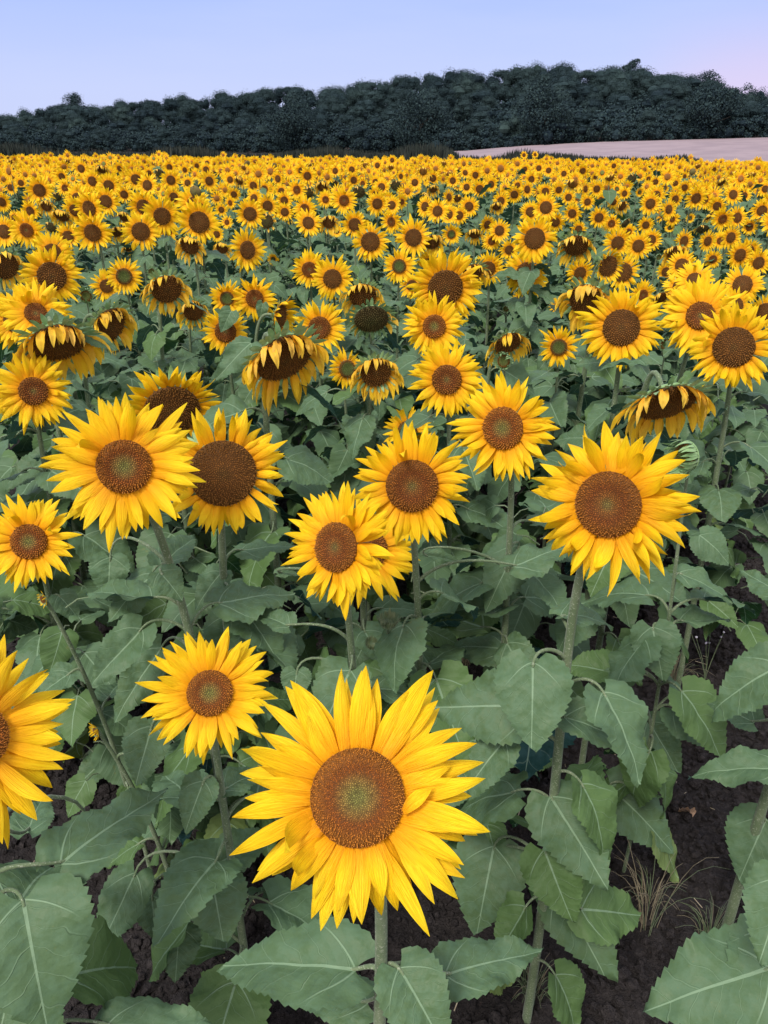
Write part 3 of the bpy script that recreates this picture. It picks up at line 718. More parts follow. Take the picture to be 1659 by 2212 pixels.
# small leaves standing on or beside particular heads
TOPLEAF = {41: [(125, 716, 112, 664, .2, 1.35, -.08), (170, 716, 252, 738, .6, .5, -.08)], 24: [(542, 742, 463, 812, .4, .75, -.10)],
 9: [(1394, 792, 1297, 770, .75, .42, -.06)], 2: [(376, 1086, 460, 1071, .7, .4, -.12)], 31: [(568, 655, 560, 690, .3, .9, -.10)], 33: [(500, 672, 478, 712, .3, 1.1, -.10)], 51: [(1128, 600, 1060, 578, .6, .5, .0), (1150, 625, 1200, 640, .7, .6, .0)]}
for i, (u, v, rd, Rt, kd, yaw, pit, zm, nl, npet, lab) in enumerate(A):
    grp = None
    if i in HAND: nl = {0: 4, 1: 12, 45: 11, 46: 10}.get(i, 13)
    elif kd != 'b': nl = int(nl * 2.4)
    res = sunflower(u, v, rd, Rt, kd, yaw, pit, zm, lab, nleaf=nl, npet=npet, petal_parts=(Rt > 106 and kd != 'd'),
                    wild={8: 1.8, 3: 1.7, 2: 1.5, 46: 1.5, 7: 1.35}.get(i, 1.15), dx={8: -.10, 10: -.05, 1: .05, 0: .045, 5: -.05}.get(i, 0.), lo=.12 if i in HAND else .28, hi=.45 if i == 0 else .74 if i in HAND else .93, lsize=.165, group='sunflowers in the field')
    if i in HAND:
        for (ub, vb, ut, vt, t, asp, zo) in HAND[i]: leaf_from_px(*res, ub, vb, ut, vt, t, asp, zo)
    for (ub, vb, ut, vt, t, asp, zo) in TOPLEAF.get(i, []): leaf_from_px(*res, ub, vb, ut, vt, t, asp, zo, start=False)
# plants whose heads stand outside the picture, only their leaves reach in
for lab, (u, v, Z), lv, stem_only in [
    ('sunflower plant cut by the right edge, broad leaves over bare soil', (1860, 1250, 1.45), [(1682, 1440, 1534, 1506, .5, .95, 0), (1629, 1562, 1532, 1505, .5, .8, .1), (1690, 1662, 1496, 1645, .7, .62, -.1), (1655, 1769, 1597, 1897, .3, 1.0, .0), (1700, 1300, 1605, 1215, .7, .7, 0), (1720, 1900, 1620, 2010, .4, .9, 0)], 0),
    ('sunflower plant at the lower right corner with one very large leaf', (1960, 1700, 1.0), [(1662, 2092, 1392, 2170, .52, .95, .0), (1700, 1900, 1640, 2080, .3, 1., .05), (1680, 2010, 1600, 2230, .4, .9, .1)], 0)]:
    P = at(u, v, Z); b = np.array([P[0], P[1] + .1, float(gz(P[0], P[1] + .1))]); root = thing('sunflower', lab, 'sunflower', b, 'sunflowers in the field')
    path = bez(b, b + np.array([0, 0, .5]), P - np.array([0, -.1, .2]), P, 22); mb = MB(); tube(mb, path - b, np.linspace(.014, .009, 22), 10)
    obj('stem', mb.mesh('stem', [M_STEM]), root)
    Fd = facing(P, 0, -5, 'y'); B = head_matrix(Fd); g = B.T @ np.array([0, 0, -1.]); Mh = Matrix(mat4(B, P - b).tolist())
    o = obj('flower_disc', disc_mb('y', .05, 300, 3).mesh('flower_disc', [M_DISC]), root); o.matrix_local = Mh
    m_ = MB()
    for V, Fc, uv, c in petals_list(5, .13, .05, g, 34, 'open', False): m_.add(V, Fc, uv, c)
    o = obj('petal_ring', m_.mesh('petal_ring', [M_PETAL]), root); o.matrix_local = Mh
    for (ub, vb, ut, vt, t, asp, zo) in lv: leaf_from_px(root, b, path, ub, vb, ut, vt, t, asp, zo)

# ------------------------------------------------------------------ shared heads and foliage for the middle distance
VR = .13
def ring(style, seed, n, nL, nW, rd, pitch):
    Fd = np.array([0, -math.cos(R(pitch)), math.sin(R(pitch))]); B = head_matrix(Fd); g = B.T @ np.array([0, 0, -1.]); m_ = MB()
    for V, Fc, uv, c in petals_list(seed, VR, rd, g, n, style, False, nL, nW): m_.add(V, Fc, uv, c)
    return m_
VAR = {}
for kd, st, pit, cnt in (('o', 'open', 5, 5), ('m', 'open', 8, 4), ('g', 'young', 8, 2), ('d', 'droop', -28, 4), ('s', 'seed', -28, 2)):
    VAR[kd] = []
    for i in range(cnt):
        rd = VR * {'o': .42, 'm': .37, 'g': .40, 'd': .50, 's': .7}[kd]
        dk = {'d': 'o'}.get(kd, kd)
        VAR[kd].append((disc_mb(dk, rd, 140, i, 16).mesh('flower_disc', [M_DISC]), ring(st, 900 + i * 7 + ord(kd), 34, 7, 3, rd, pit).mesh('petal_ring', [M_PETAL]),
                        calyx_mb(i, rd, 22, .6 if kd in 'omg' else .5, -.35 if kd in 'omg' else .25, False, zoff=.22 if kd in 'omg' else .06).mesh('bract_ring', [M_BRACT])))
VAR['b'] = [(disc_mb('g', VR * .55, 90, 2, 14).mesh('flower_disc', [M_DISC]), None, calyx_mb(3, VR * .65, 34, 1.1, .95, False, fwd=.5).mesh('bract_ring', [M_BRACT]))]
def foliage(seed, leafset, n, lsz=.125, pet=True, k=5):
    r = np.random.default_rng(seed); mb = MB(); th = r.uniform(0, 6.28)
    for j in range(n):
        f = .22 + .72 * (j + r.uniform(.1, .9)) / n; th += 2.4 + r.normal(0, .4); out = np.array([math.cos(th), math.sin(th), 0.])
        ln = lsz * r.uniform(.8, 1.25) * (1.15 - .7 * abs(f - .55)); pl = ln * .5; st = np.array([0, 0, f]); base = st + out * pl + np.array([0, 0, pl * .3])
        dn = r.uniform(.1, 1.1) if f < .45 else r.uniform(-.15, .6)
        ax = nrm(out + np.array([r.normal(0, .25), r.normal(0, .25), -dn])); nm = nrm(np.array([0, 0, 1.]) + out * dn * .8 + r.normal(0, .3, 3))
        mb.merge(leafset[r.integers(len(leafset))], mat4(frame(ax, nm), base, ln), c=(0.8 if (f < .35 and r.random() < .2) else 0, .8 if r.random() < (.8 if f < .5 else .1) else 0, 0))
        if pet: tube(mb, np.array([st, (st + base) / 2 + [0, 0, .012], base]), .0028, 3, mat=1)
    return mb
FOL = [foliage(i, LEAFMID, 11).mesh('foliage', [M_LEAF, M_STEM]) for i in range(8)]
def mid_flower(u, v, Rt, kd, Z=None, P=None, yaw=None, pit=None, label='', h=None):
    if P is None:
        Z = Z or depth_for(u, v, Rt, kd, 1.); P = at(u, v, Z)
    Rm = Rt * Z / F; s = Rm / VR * (1.08 if kd in 'd' else 1)
    yaw = rng.normal(0, 17) if yaw is None else yaw
    pit = (rng.normal(-26, 7) if kd in 'ds' else rng.normal(2, 7)) if pit is None else pit
    az = R(yaw); el = R(pit if kd in 'ds' else max(-20, pit))
    Fd = np.array([math.sin(az) * math.cos(el), -math.cos(az) * math.cos(el), math.sin(el)])
    rd = Rm * .45; hz = np.array([math.sin(az), -math.cos(az), 0])
    b = P - hz * (.05 + rd); b[2] = float(gz(b[0], b[1]))
    root = thing('sunflower', label or 'sunflower', 'sunflower', b, 'sunflowers in the field')
    path = stem_path(P, Fd, rd, b, 9); mb = MB(); tube(mb, path - b, np.linspace(.012, .007, 9), 5)
    obj('stem', mb.mesh('stem', [M_STEM]), root)
    Mh = Matrix(mat4(head_matrix(Fd), P - b, s).tolist()); vs = VAR[kd]; dsk, pr_, cal = vs[rng.integers(len(vs))]
    for nm_, me in (('flower_disc', dsk), ('petal_ring', pr_), ('bract_ring', cal)):
        if me: o = obj(nm_, me, root); o.matrix_local = Mh
    H = max(.9, P[2] - b[2] - .03); fo = obj('foliage', FOL[rng.integers(8)], root)
    fo.matrix_local = Matrix.Rotation(rng.uniform(0, 6.28), 4, 'Z') @ Matrix.Scale(H * .97, 4)
    SUN.append((u, v, Rt, Z)); return root
BT = '''175 364 17 o;220 366 16 d;258 364 12 o;133 381 14 o;45 395 13 o;85 411 27 o;140 406 17 m;199 391 20 o;268 420 17 o;318 400 22 o;369 389 20 o;405 395 14 o;452 391 19 o;445 366 13 o
345 375 13 s;322 374 12 o;366 361 13 o;399 367 11 o;425 358 10 o;447 353 12 o;497 388 14 o;517 390 14 d;547 401 17 o;375 426 20 o;457 408 9 g;478 453 13 o;497 438 13 m;490 480 13 m;468 506 15 o;480 536 20 d;410 531 32 d
252 501 20 d;277 536 15 d;147 511 25 o;110 491 15 s;133 466 25 d;100 445 18 d;65 456 20 o;3 436 20 o;23 405 14 o;123 425 12 s;267 468 18 d;200 503 38 o;57 497 35 m;8 500 30 o;350 467 38 o;192 450 33 o;228 435 28 o;310 447 32 o
578 445 23 o;575 478 20 s;615 458 18 o;614 433 17 o;608 413 15 o;641 410 20 m;571 408 15 o;658 451 25 m;666 481 27 o;710 480 22 d;727 499 13 g;703 431 17 m;743 433 26 m;766 485 28 o;815 357 12 o;764 389 15 o;815 440 23 o;846 443 18 o;868 436 15 m;845 479 23 m
811 393 13 o;824 404 17 o;811 420 15 o;783 396 12 m;760 366 13 o;724 369 13 o;664 380 17 o;651 369 15 o;600 386 15 o;696 403 18 d;723 395 10 s;665 416 15 s;775 415 17 s;933 523 27 d;855 401 14 s;866 381 11 o;847 346 10 o;896 394 15 o;935 385 15 o;918 446 20 o;945 456 23 o;969 463 20 o;992 465 18 o;1013 446 20 o
975 506 20 g;970 426 16 o;988 428 13 d;978 390 14 o;936 408 14 d;1008 404 14 o;1036 408 17 o;1061 398 15 o;1027 378 14 o;1005 373 12 o;1025 505 20 d;1062 521 19 m;1079 498 22 o;1082 434 17 o;1073 446 15 d;1053 485 18 o;1100 540 20 o;926 571 27 o;1179 448 27 o;1146 458 22 o;1236 461 19 o;1294 470 20 o;1269 436 15 o;1298 431 11 o;1325 436 14 o;1344 445 16 d
1405 440 22 o;1445 452 19 o;1452 473 15 m;1395 486 16 o;1321 483 18 m;1358 500 15 m;1351 483 16 s;1379 531 27 o;1406 518 22 o;1478 521 23 o;1459 548 28 d;1529 521 20 o;1556 520 18 m;1579 513 23 o;1599 551 28 o;1639 568 27 o;1561 473 22 m;1593 470 22 o;1619 490 17 o;1646 455 22 o;1549 445 18 o;1584 420 20 o;1608 422 14 o;1504 428 22 o;1459 430 16 o
1491 471 10 g;1447 492 10 g;1423 555 9 b;1518 495 16 s;1531 468 12 d;1559 393 15 d;1479 405 14 o;1459 396 12 o;1416 393 12 o;1365 386 12 s;1289 408 15 o;1265 408 14 o;1178 414 17 o;1207 410 14 o;1228 426 15 o;1139 409 16 o;1111 420 17 o;1118 400 12 o;1148 387 14 o;1259 369 13 o;1218 375 12 o;1185 368 12 o;1164 363 12 o;1134 365 10 o;1326 358 10 o;1132 335 8 o;1156 334 7 o
1436 406 10 o;1543 366 9 o;1479 381 9 o;1333 408 11 g;1286 383 10 o;1401 386 9 o;1382 415 10 g;1349 418 13 o;1419 374 9 o;1653 408 15 o;1473 573 30 o;1438 587 20 o;1428 643 23 d;1389 637 27 m;1253 590 28 o;1123 643 15 g;1206 662 18 o;685 597 18 d;890 617 25 o;1055 580 32 o;1093 667 9 b;450 633 8 b;155 500 16 o;30 470 14 o;540 462 30 o;505 420 14 o;1200 480 20 o;1250 495 16 o;1122 575 26 o;1160 620 20 o;1618 540 22 o;1540 560 18 o;590 560 12 g'''
B_LIST = []
for tok in BT.replace('\n', ';').split(';'):
    a = tok.split(); B_LIST.append((float(a[0]), float(a[1]), float(a[2]), a[3]))
BOBJ = []
for (u, v, Rt, kd) in B_LIST:
    BOBJ.append((mid_flower(u, v, Rt * 1.14, kd, yaw=rng.normal(0, 16)), u, v, Rt, kd))
# ------------------------------------------------------------------ the rest of the field
rows = []
for yy in np.arange(5.2, 80, .62):
    nx = int((yy * .56 + 3) * 2 / .35)
    xx = (np.arange(nx) - nx / 2) * .35 + rng.normal(0, .10, nx) + rng.uniform(0, .4)
    rows.append(np.stack([xx, yy + rng.normal(0, .13, nx)], 1))
rows = np.concatenate(rows)
hh = rng.normal(1.44, .10, len(rows)); kx = rng.random(len(rows))
Z0 = gz(rows[:, 0], rows[:, 1]); Pn = np.stack([rows[:, 0], rows[:, 1], Z0 + hh], 1)
d = Pn - CAM; zz = d @ FW; uu = PW / 2 + F * (d @ RT) / zz; vv = PH / 2 - F * (d @ UP) / zz
Rr = rng.normal(.134, .017, len(rows)); px = Rr * F / zz
yend = np.interp(uu, [0, 830, 1659], [80, 76, 72])
keep = (uu > -60) & (uu < PW + 60) & (rows[:, 1] < yend) & (rng.random(len(rows)) < np.clip(.25 + (rows[:, 1] - 6) / 6, 0.12, .99))
S = np.array(SUN)
for i in np.nonzero(keep)[0]:
    dd = np.hypot(S[:, 0] - uu[i], S[:, 1] - vv[i])
    near = (S[:, 3] > zz[i] * .93)
    if np.any((dd < .80 * S[:, 2] + .55 * px[i]) & near) or np.any(dd < .4 * px[i] + .2 * S[:, 2]): keep[i] = False
ids = np.nonzero(keep)[0]; order = ids[np.argsort(-px[ids])]
kind_of = lambda k: 'o' if k < .66 else 'm' if k < .84 else 'd' if k < .93 else 's' if k < .945 else 'g'
nind = max(0, 300 - len(SUN)); ind = order[:nind]
for i in ind:
    kd = kind_of(kx[i]); BOBJ.append((mid_flower(uu[i], vv[i], px[i], kd, Z=zz[i], P=Pn[i].copy()), uu[i], vv[i], px[i], kd))
rest = order[nind:]
# foliage only (no bloom shown) is part of the same mass: shorter plants standing under the taller ones
fill = []
for yy in np.concatenate([np.arange(1.5, 4, .4), np.arange(4.1, 15, .48)]):
    nx = int((yy * .56 + 1) * 2 / .36)
    for x_ in (np.arange(nx) - nx / 2) * .36: fill.append((x_ + rng.normal(0, .1), yy + rng.normal(0, .12)))
fill = np.array(fill)
def lod_head(kd, seed):
    rd = VR * {'o': .37, 'm': .34, 'd': .48, 's': .65, 'g': .36}[kd]; st = {'d': 'droop', 's': 'seed'}.get(kd, 'open'); pit = -28 if kd in 'ds' else 5
    m_ = MB(); r_ = ring(st, seed, 22, 4, 2, rd, pit)
    for V, (Fc, _), uv, cc, off in zip(r_.V, r_.F, r_.UV, r_.C, np.cumsum([0] + [len(x) for x in r_.V])[:-1]):
        c0 = V.mean(0); m_.add(V, Fc - off, uv, cc, 0)
    dk = disc_mb({'d': 'o'}.get(kd, kd), rd, 0, 0, 8)
    V = dk.V[0][[*range(0, 8), *range(40, 48), *range(64, 72), *range(72, 80)]]; C = dk.C[0][[*range(0, 8), *range(40, 48), *range(64, 72), *range(72, 80)]]
    m_.add(V, quads(4, 8, True), None, C, 1)
    return m_
LODH = {k: [lod_head(k, 50 + i) for i in range(4 if k in 'om' else 2)] for k in 'omdsg'}
LODF = [foliage(60 + i, LEAFFAR, 8, .135, False) for i in range(5)]
LODF2 = [foliage(70 + i, [leaf_mesh(9, 3, 3, False, .4, .5, .9, .05)], 5, .17, False) for i in range(4)]
big = MB()
def inst(src, Rm, T, s, mat_over=None, tone=None):
    """vectorised copies: Rm (n,3,3), T (n,3), s (n,)"""
    n = len(T)
    for V, (Fc, m), uv, cc, off in zip(src.V, src.F, src.UV, src.C, np.cumsum([0] + [len(x) for x in src.V])[:-1]):
        W = np.einsum('nij,vj->nvi', Rm, V) * s[:, None, None] + T[:, None]
        k = len(V); Fn = (Fc - off)[None] + (np.arange(n) * k)[:, None, None]
        big.add(W.reshape(-1, 3), Fn.reshape(-1, Fc.shape[1]), np.tile(uv, (n, 1)), np.tile(cc, (n, 1)) if tone is None else np.stack([np.tile(cc[:, 0], n), np.repeat(tone, k), np.zeros(n * k)], 1), m if mat_over is None else mat_over)
def concat(src):
    """one block per material so that instancing stays fast"""
    out = MB(); offs = np.cumsum([0] + [len(x) for x in src.V]); V = np.concatenate(src.V); UV = np.concatenate(src.UV); C = np.concatenate(src.C)
    for m in sorted({m for _, m in src.F}):
        for k in {f.shape[1] for f, mm in src.F if mm == m}:
            Fc = np.concatenate([f for f, mm in src.F if mm == m and f.shape[1] == k]); used = np.unique(Fc); mp = np.zeros(len(V), int); mp[used] = np.arange(len(used))
            out.add(V[used], mp[Fc], UV[used], C[used], m)
    return out
kinds = np.array([kind_of(k) for k in kx[rest]])
var = rng.integers(0, 4, len(rest))
for kd in 'omdsg':
    for vi in range(len(LODH[kd])):
        sel = rest[(kinds == kd) & (var % len(LODH[kd]) == vi)]
        if not len(sel): continue
        az = R(1) * rng.normal(0, 24, len(sel)); el = R(1) * (rng.normal(-24, 8, len(sel)) if kd in 'ds' else rng.normal(4, 8, len(sel)))
        Rm = np.stack([head_matrix(np.array([math.sin(a) * math.cos(e), -math.cos(a) * math.cos(e), math.sin(e)])) for a, e in zip(az, el)])
        inst(concat(LODH[kd][vi]), Rm, Pn[sel], Rr[sel] / VR * (1.1 if kd == 'd' else 1.0))
def rotz(a): c, s_ = np.cos(a), np.sin(a); o = np.zeros((len(a), 3, 3)); o[:, 0, 0] = c; o[:, 0, 1] = -s_; o[:, 1, 0] = s_; o[:, 1, 1] = c; o[:, 2, 2] = 1; return o
def fol_inst(sel_pos, hts, lods):
    v_ = rng.integers(0, len(lods), len(sel_pos))
    for i in range(len(lods)):
        k = v_ == i
        if k.any(): inst(concat(lods[i]), rotz(rng.uniform(0, 6.28, k.sum())), sel_pos[k], hts[k], 2)
g3 = lambda p: np.stack([p[:, 0], p[:, 1] + .08, gz(p[:, 0], p[:, 1] + .08)], 1)
nearsel = rest[rows[rest, 1] < 26]; farsel = rest[rows[rest, 1] >= 26]
fol_inst(g3(rows[nearsel]), hh[nearsel] * .97, [foliage(80 + i, LEAFMID[:3], 9, .13, False) for i in range(3)] if False else LODF)
fol_inst(g3(rows[farsel]), hh[farsel] * .97, LODF2)
# stems of the mass
ns = len(rest); P0 = g3(rows[rest]); P1 = Pn[rest] + np.array([0, .05, -.02]); k = 3; a = np.arange(k) * 2 * math.pi / k
ofs = np.stack([np.cos(a), np.sin(a), 0 * a], -1) * .010
W = np.concatenate([P0[:, None] + ofs, P1[:, None] + ofs], 1); fq = np.array([[0, 1, 4, 3], [1, 2, 5, 4], [2, 0, 3, 5]])
big.add(W.reshape(-1, 3), (fq[None] + (np.arange(ns) * 6)[:, None, None]).reshape(-1, 4), None, None, 3)
o = obj('distant_sunflowers', big.mesh('distant_sunflowers', [M_PETAL, M_DISC, M_LEAF, M_STEM])); o['kind'] = 'stuff'
o['label'] = 'dense mass of small yellow sunflowers filling the far field'; o['category'] = 'sunflowers'
# leafy undergrowth: foliage between the nearer plants
big = MB(); P3 = g3(fill); d = P3 + [0, 0, 1.0] - CAM; zf = d @ FW; uf = PW / 2 + F * (d @ RT) / zf
gap = ((P3[:, 1] < 2.5) & (P3[:, 0] > .62)) | ((P3[:, 1] < 1.9) & (P3[:, 0] > .30))
P3 = P3[(uf > -80) & (uf < PW + 80) & ~gap]
LM9 = [leaf_mesh(600 + i, 30, 9, True, .25, .5, .85, .05) for i in range(5)]
UND = [foliage(500 + i, LEAFMID, 13, .13, True) for i in range(5)]; UNDN = [foliage(520 + i, LM9, 15, .145, True) for i in range(5)]
v_ = rng.integers(0, 5, len(P3)); hs = rng.uniform(.92, 1.22, len(P3)) - .28 * np.clip((2.6 - P3[:, 1]) / 1., 0, 1)
for i in range(5):
    for far_, src in ((0, UNDN), (1, UND)):
        k = (v_ == i) & ((P3[:, 1] > 4.2) == bool(far_)); inst(concat(src[i]), rotz(rng.uniform(0, 6.28, k.sum())), P3[k], hs[k])
o = obj('leafy_undergrowth', big.mesh('leafy_undergrowth', [M_LEAF, M_STEM])); o['kind'] = 'stuff'
o['label'] = 'mass of overlapping grey green sunflower leaves between the stems'; o['category'] = 'leaves'

# ------------------------------------------------------------------ labels for the middle distance
LM = [(430,480,'the full round bloom highest at upper left'),(304,500,'the brown bloom beside the highest upper-left one'),(113,545,'the upright-petalled bloom near the left edge'),(535,540,'the oval right-turned bloom'),
      (175,364,'the big bloom on the skyline left'),(85,411,'the largest bloom of the upper left edge'),(743,433,'the long-stemmed bloom in the upper middle'),(800,522,'the bare-stemmed round bloom'),(893,513,'the full brown bloom in the upper middle'),
      (1155,515,'the tall dark-eyed bloom'),(1132,335,'the blooms poking over the verge'),(1244,531,'the dried fringed seed head'),(1405,440,'the large brown bloom of the upper right'),(1504,428,'the round bloom in the upper right'),(1584,420,'the tall pair near the right edge'),
      (1314,575,'the twisted narrow-disc bloom'),(1599,551,'the slanting bloom at the right edge'),(962,622,'the large half-covered brown bloom'),(666,481,'the brown bloom left of upper middle'),(1179,448,'the tall bloom above the dark-eyed one')]
SZ = lambda r: 'sizeable' if r > 24 else 'medium' if r > 15 else 'small'
KD = {'o': 'brown-centred sunflower', 'm': 'ring-centred sunflower', 'g': 'green-centred young sunflower', 'd': 'nodding sunflower', 's': 'dried sunflower head', 'b': 'green sunflower bud'}
ORD = ['', 'second ', 'third ', 'fourth ', 'fifth ', 'sixth ', 'seventh ', 'eighth ', 'ninth ', 'tenth ']
SEC = ['right of', 'below right of', 'below', 'below left of', 'left of', 'above left of', 'above', 'above right of']
sect = {}
for it in BOBJ:
    o_, u, v, Rt, kd = it
    dist = [math.hypot(u - a[0], (v - a[1]) * 1.3) for a in LM]; k = int(np.argmin(dist))
    if dist[k] < 14: o_['label'] = f'{SZ(Rt)} {KD[kd]}: {LM[k][2]}'; continue
    s_ = int(round(math.degrees(math.atan2(v - LM[k][1], u - LM[k][0])) / 45)) % 8
    sect.setdefault((k, s_), []).append((dist[k], it))
for (k, s_), L_ in sect.items():
    L_.sort(key=lambda q: q[0])
    for j, (_, (o_, u, v, Rt, kd)) in enumerate(L_):
        o_['label'] = f'{SZ(Rt)} {KD[kd]}, {ORD[j] if j < 10 else "last "}{SEC[s_]} {LM[k][2]}'

# ------------------------------------------------------------------ wood on the hill
def crown_mb(seed, H=11., Wd=8., nblob=16, nq=1900, qs=.42, gap=0.):
    r = np.random.default_rng(seed); mb = MB(); cz = H * .58
    blobs = []
    for i in range(nblob):
        a = r.uniform(0, 6.28); t = r.uniform(-1.05, 1.); rr_ = math.sqrt(max(0, 1 - t * t)) * r.uniform(.45, .95) * Wd * .40
        blobs.append((np.array([rr_ * math.cos(a), rr_ * math.sin(a), cz + t * H * .34]), r.uniform(.15, .28) * Wd))
    per = nq // nblob
    for c, br in blobs:
        sq = r.uniform(.7, 1.25, 3) * np.array([1, 1, .8])
        dirs = r.standard_normal((per, 3)); dirs[:, 2] += .35; dirs /= np.linalg.norm(dirs, axis=1, keepdims=True)
        p = c + dirs * br * (1 + r.normal(-.08, .13, (per, 1))) * sq
        nn = dirs + r.normal(0, .6, (per, 3)); nn /= np.linalg.norm(nn, axis=1, keepdims=True)
        t1 = np.cross(nn, r.standard_normal((per, 3))); t1 /= np.linalg.norm(t1, axis=1, keepdims=True); t2 = np.cross(nn, t1)
        s1 = qs * r.uniform(.6, 1.3, (per, 1)); s2 = qs * r.uniform(.4, 1., (per, 1))
        V = np.stack([p - t1 * s1 * .5, p - t2 * s2 * .5, p + t1 * s1 * .5, p + t2 * s2 * .5], 1).reshape(-1, 3)
        cc = np.repeat(np.clip(r.normal(.22, .2, per) + .25 * dirs[:, 2] * 0, 0, 1), 4)
        mb.add(V, np.arange(per * 4).reshape(-1, 4), None, np.stack([cc] * 3, -1), 0)
        if gap < .5:
            th, ph = np.meshgrid(np.linspace(0.01, math.pi - .01, 5), np.arange(7) * 2 * math.pi / 7, indexing='ij')
            S_ = np.stack([np.sin(th) * np.cos(ph), np.sin(th) * np.sin(ph), np.cos(th)], -1).reshape(-1, 3) * br * .6 * sq + c
            mb.add(S_, quads(5, 7, True), None, None, 0)
    return mb
def trunk_mb(seed, H=11., Wd=8.):
    r = np.random.default_rng(seed); mb = MB(); tube(mb, [[0, 0, -.6], [.1, 0, H * .3], [.2, .1, H * .62]], [.30, .22, .12], 7)
    for i in range(6):
        a = r.uniform(0, 6.28); z = H * r.uniform(.25, .5); e = np.array([math.cos(a) * Wd * .3, math.sin(a) * Wd * .3, z + H * .25])
        tube(mb, [[.1, 0, z], e * [.5, .5, 1] * .5 + np.array([.1, 0, z]) * .5 + [0, 0, .2], e], [.12, .09, .04], 5)
    return mb
CR = [crown_mb(i, 11, 9.0 + i % 4 * 1.1, 13 + i % 3 * 4, 6000, .29) for i in range(8)]; CRc = [concat(c) for c in CR]
pos = []
for dt_ in [0, 10, 20, 31, 42, 53, 63, 72, 79]:
    for u in np.arange(-110, 1790, 1837 / (160 + dt_) * (7.6 if dt_ < 65 else 5.0)):
        uu_ = u + rng.normal(0, 16); yy = float(wood_front(uu_)) + dt_ + rng.normal(0, 1.6); pos.append((uu_, (uu_ - 829.5) * yy / 1837, yy, dt_))
NAMED = {}
def near_named(u, dt_):
    return False
big = MB(); PT = np.array([(x, y, float(gz(x, y))) for _, x, y, _ in pos]); sc_ = rng.uniform(.80, 1.12, len(PT))
dts = np.array([p[3] for p in pos]); pu = np.array([p[0] for p in pos])
vsky = np.interp(pu, SKY_U, SKY_V); vbase = HZ - (np.interp(pu, *FRONT_Z) - 2) * 2036 / wood_front(pu)
vt = vbase + (vsky - vbase) * (.40 + .62 * (dts / 78) ** .8) + rng.normal(0, 2.5, len(pu)); ztop = CAMH + (HZ - vt) * PT[:, 1] / 2036
sc_ = np.clip((ztop - PT[:, 2]) / 13.3, .42, 1.35)
v_ = rng.integers(0, 8, len(PT)); tone = rng.beta(1.2, 2.8, len(PT))
for i in range(8):
    k = v_ == i; inst(CRc[i], rotz(rng.uniform(0, 6.28, k.sum())), PT[k], sc_[k], tone=tone[k])
# understorey along the wood edge
um = concat(crown_mb(77, 4.2, 5, 8, 700, .36)); ue = np.arange(-110, 1790, 26); ye = wood_front(ue) - 3.5 + rng.normal(0, .8, len(ue)); xe = (ue - 829.5) * ye / 1837
inst(um, rotz(rng.uniform(0, 6, len(ue))), np.stack([xe, ye, gz(xe, ye) - .8], 1), rng.uniform(.7, 1.2, len(ue)))
for dd_ in (6, 14, 24, 40, 60):
    yk = ye + dd_; xk = (ue - 829.5) * yk / 1837; inst(um, rotz(rng.uniform(0, 6, len(ue))), np.stack([xk, yk, gz(xk, yk) - .8], 1), rng.uniform(.9, 1.4, len(ue)))
o = obj('hillside_wood', big.mesh('hillside_wood', [M_WOOD], False)); o['kind'] = 'stuff'; o['category'] = 'wood'
o['label'] = 'dark broadleaved wood covering the hill behind the field'
for lab, u, dt_, H, Wd, nq, gap, sink in [
    ('lone taller tree breaking the low skyline at the left of the wood', 172, 79, 12.5, 10, 1500, .2, 0),
    ('open-crowned tree on the right skyline with pink sky showing through', 1500, 79, 11, 11, 1300, 1, 0),
    ('thin ragged tree beside the dip in the right skyline', 1540, 77, 10, 9, 900, 1, 0),
    ('rounded tree standing clear after the dip in the right skyline', 1592, 79, 11, 9, 1300, 1, 0),
    ('pointed tree top rising from the highest part of the wood', 1350, 79, 13, 7, 1500, .2, 0),
    ('broad pale green domed tree at the middle of the wood front', 640, -3, 9, 12, 2600, .2, 0),
    ('large dark domed tree at the front of the wood, right of the pale one', 905, -3, 9.3, 12, 2600, .2, 0),
    ('dense round tree at the wood front above the cereal field', 1175, -3, 9, 10, 2600, .2, 0),
    ('light green bushy tree at the wood front near the right edge', 1530, -3, 7, 9, 2400, .2, 0)]:
    y = float(wood_front(u)) + dt_; x = (u - 829.5) * y / 1837; t = thing('broadleaf_tree', lab, 'tree', (x, y, float(gz(x, y)) - .3), 'trees told apart in the wood')
    obj('crown', crown_mb(int(u), H, Wd, 18, int(nq * (3.4 if gap > .5 else 3.2)), .34, max(gap, .6)).mesh('crown', [M_WOOD], False), t); obj('trunk', trunk_mb(int(u), H, Wd).mesh('trunk', [M_BARK]), t)

# verge of rank grass and scrub along the far edge of the crop
mb = MB(); nv = 26000; uv_ = rng.uniform(-60, 1560, nv); yv = 83 + rng.uniform(0, 7, nv) + np.interp(uv_, [0, 1600], [6, -3]); xv = (uv_ - 829.5) * yv / 1837
hgt = (1.15 + .8 * (vnoise(xv * .35, yv * .1, 9) - .4)) * rng.uniform(.55, 1.15, nv) * np.interp(uv_, [-60, 900, 1100, 1480, 1560], [1.8, 1.75, 1.3, 1.2, .4])
zb_ = gz(xv, yv); an = rng.uniform(0, 3.14, nv); wv_ = rng.uniform(.06, .22, nv); dx, dy = np.cos(an) * wv_, np.sin(an) * wv_; lx, ly = rng.normal(0, .12, (2, nv))
V = np.stack([np.stack([xv - dx, yv - dy, zb_ - .1], 1), np.stack([xv + dx, yv + dy, zb_ - .1], 1), np.stack([xv + dx * .9 + lx * .5, yv + dy, zb_ + hgt * .65], 1), np.stack([xv + lx, yv + ly, zb_ + hgt], 1)], 1)
cv = np.repeat(np.clip(rng.normal(.3, .3, nv), 0, 1), 4)
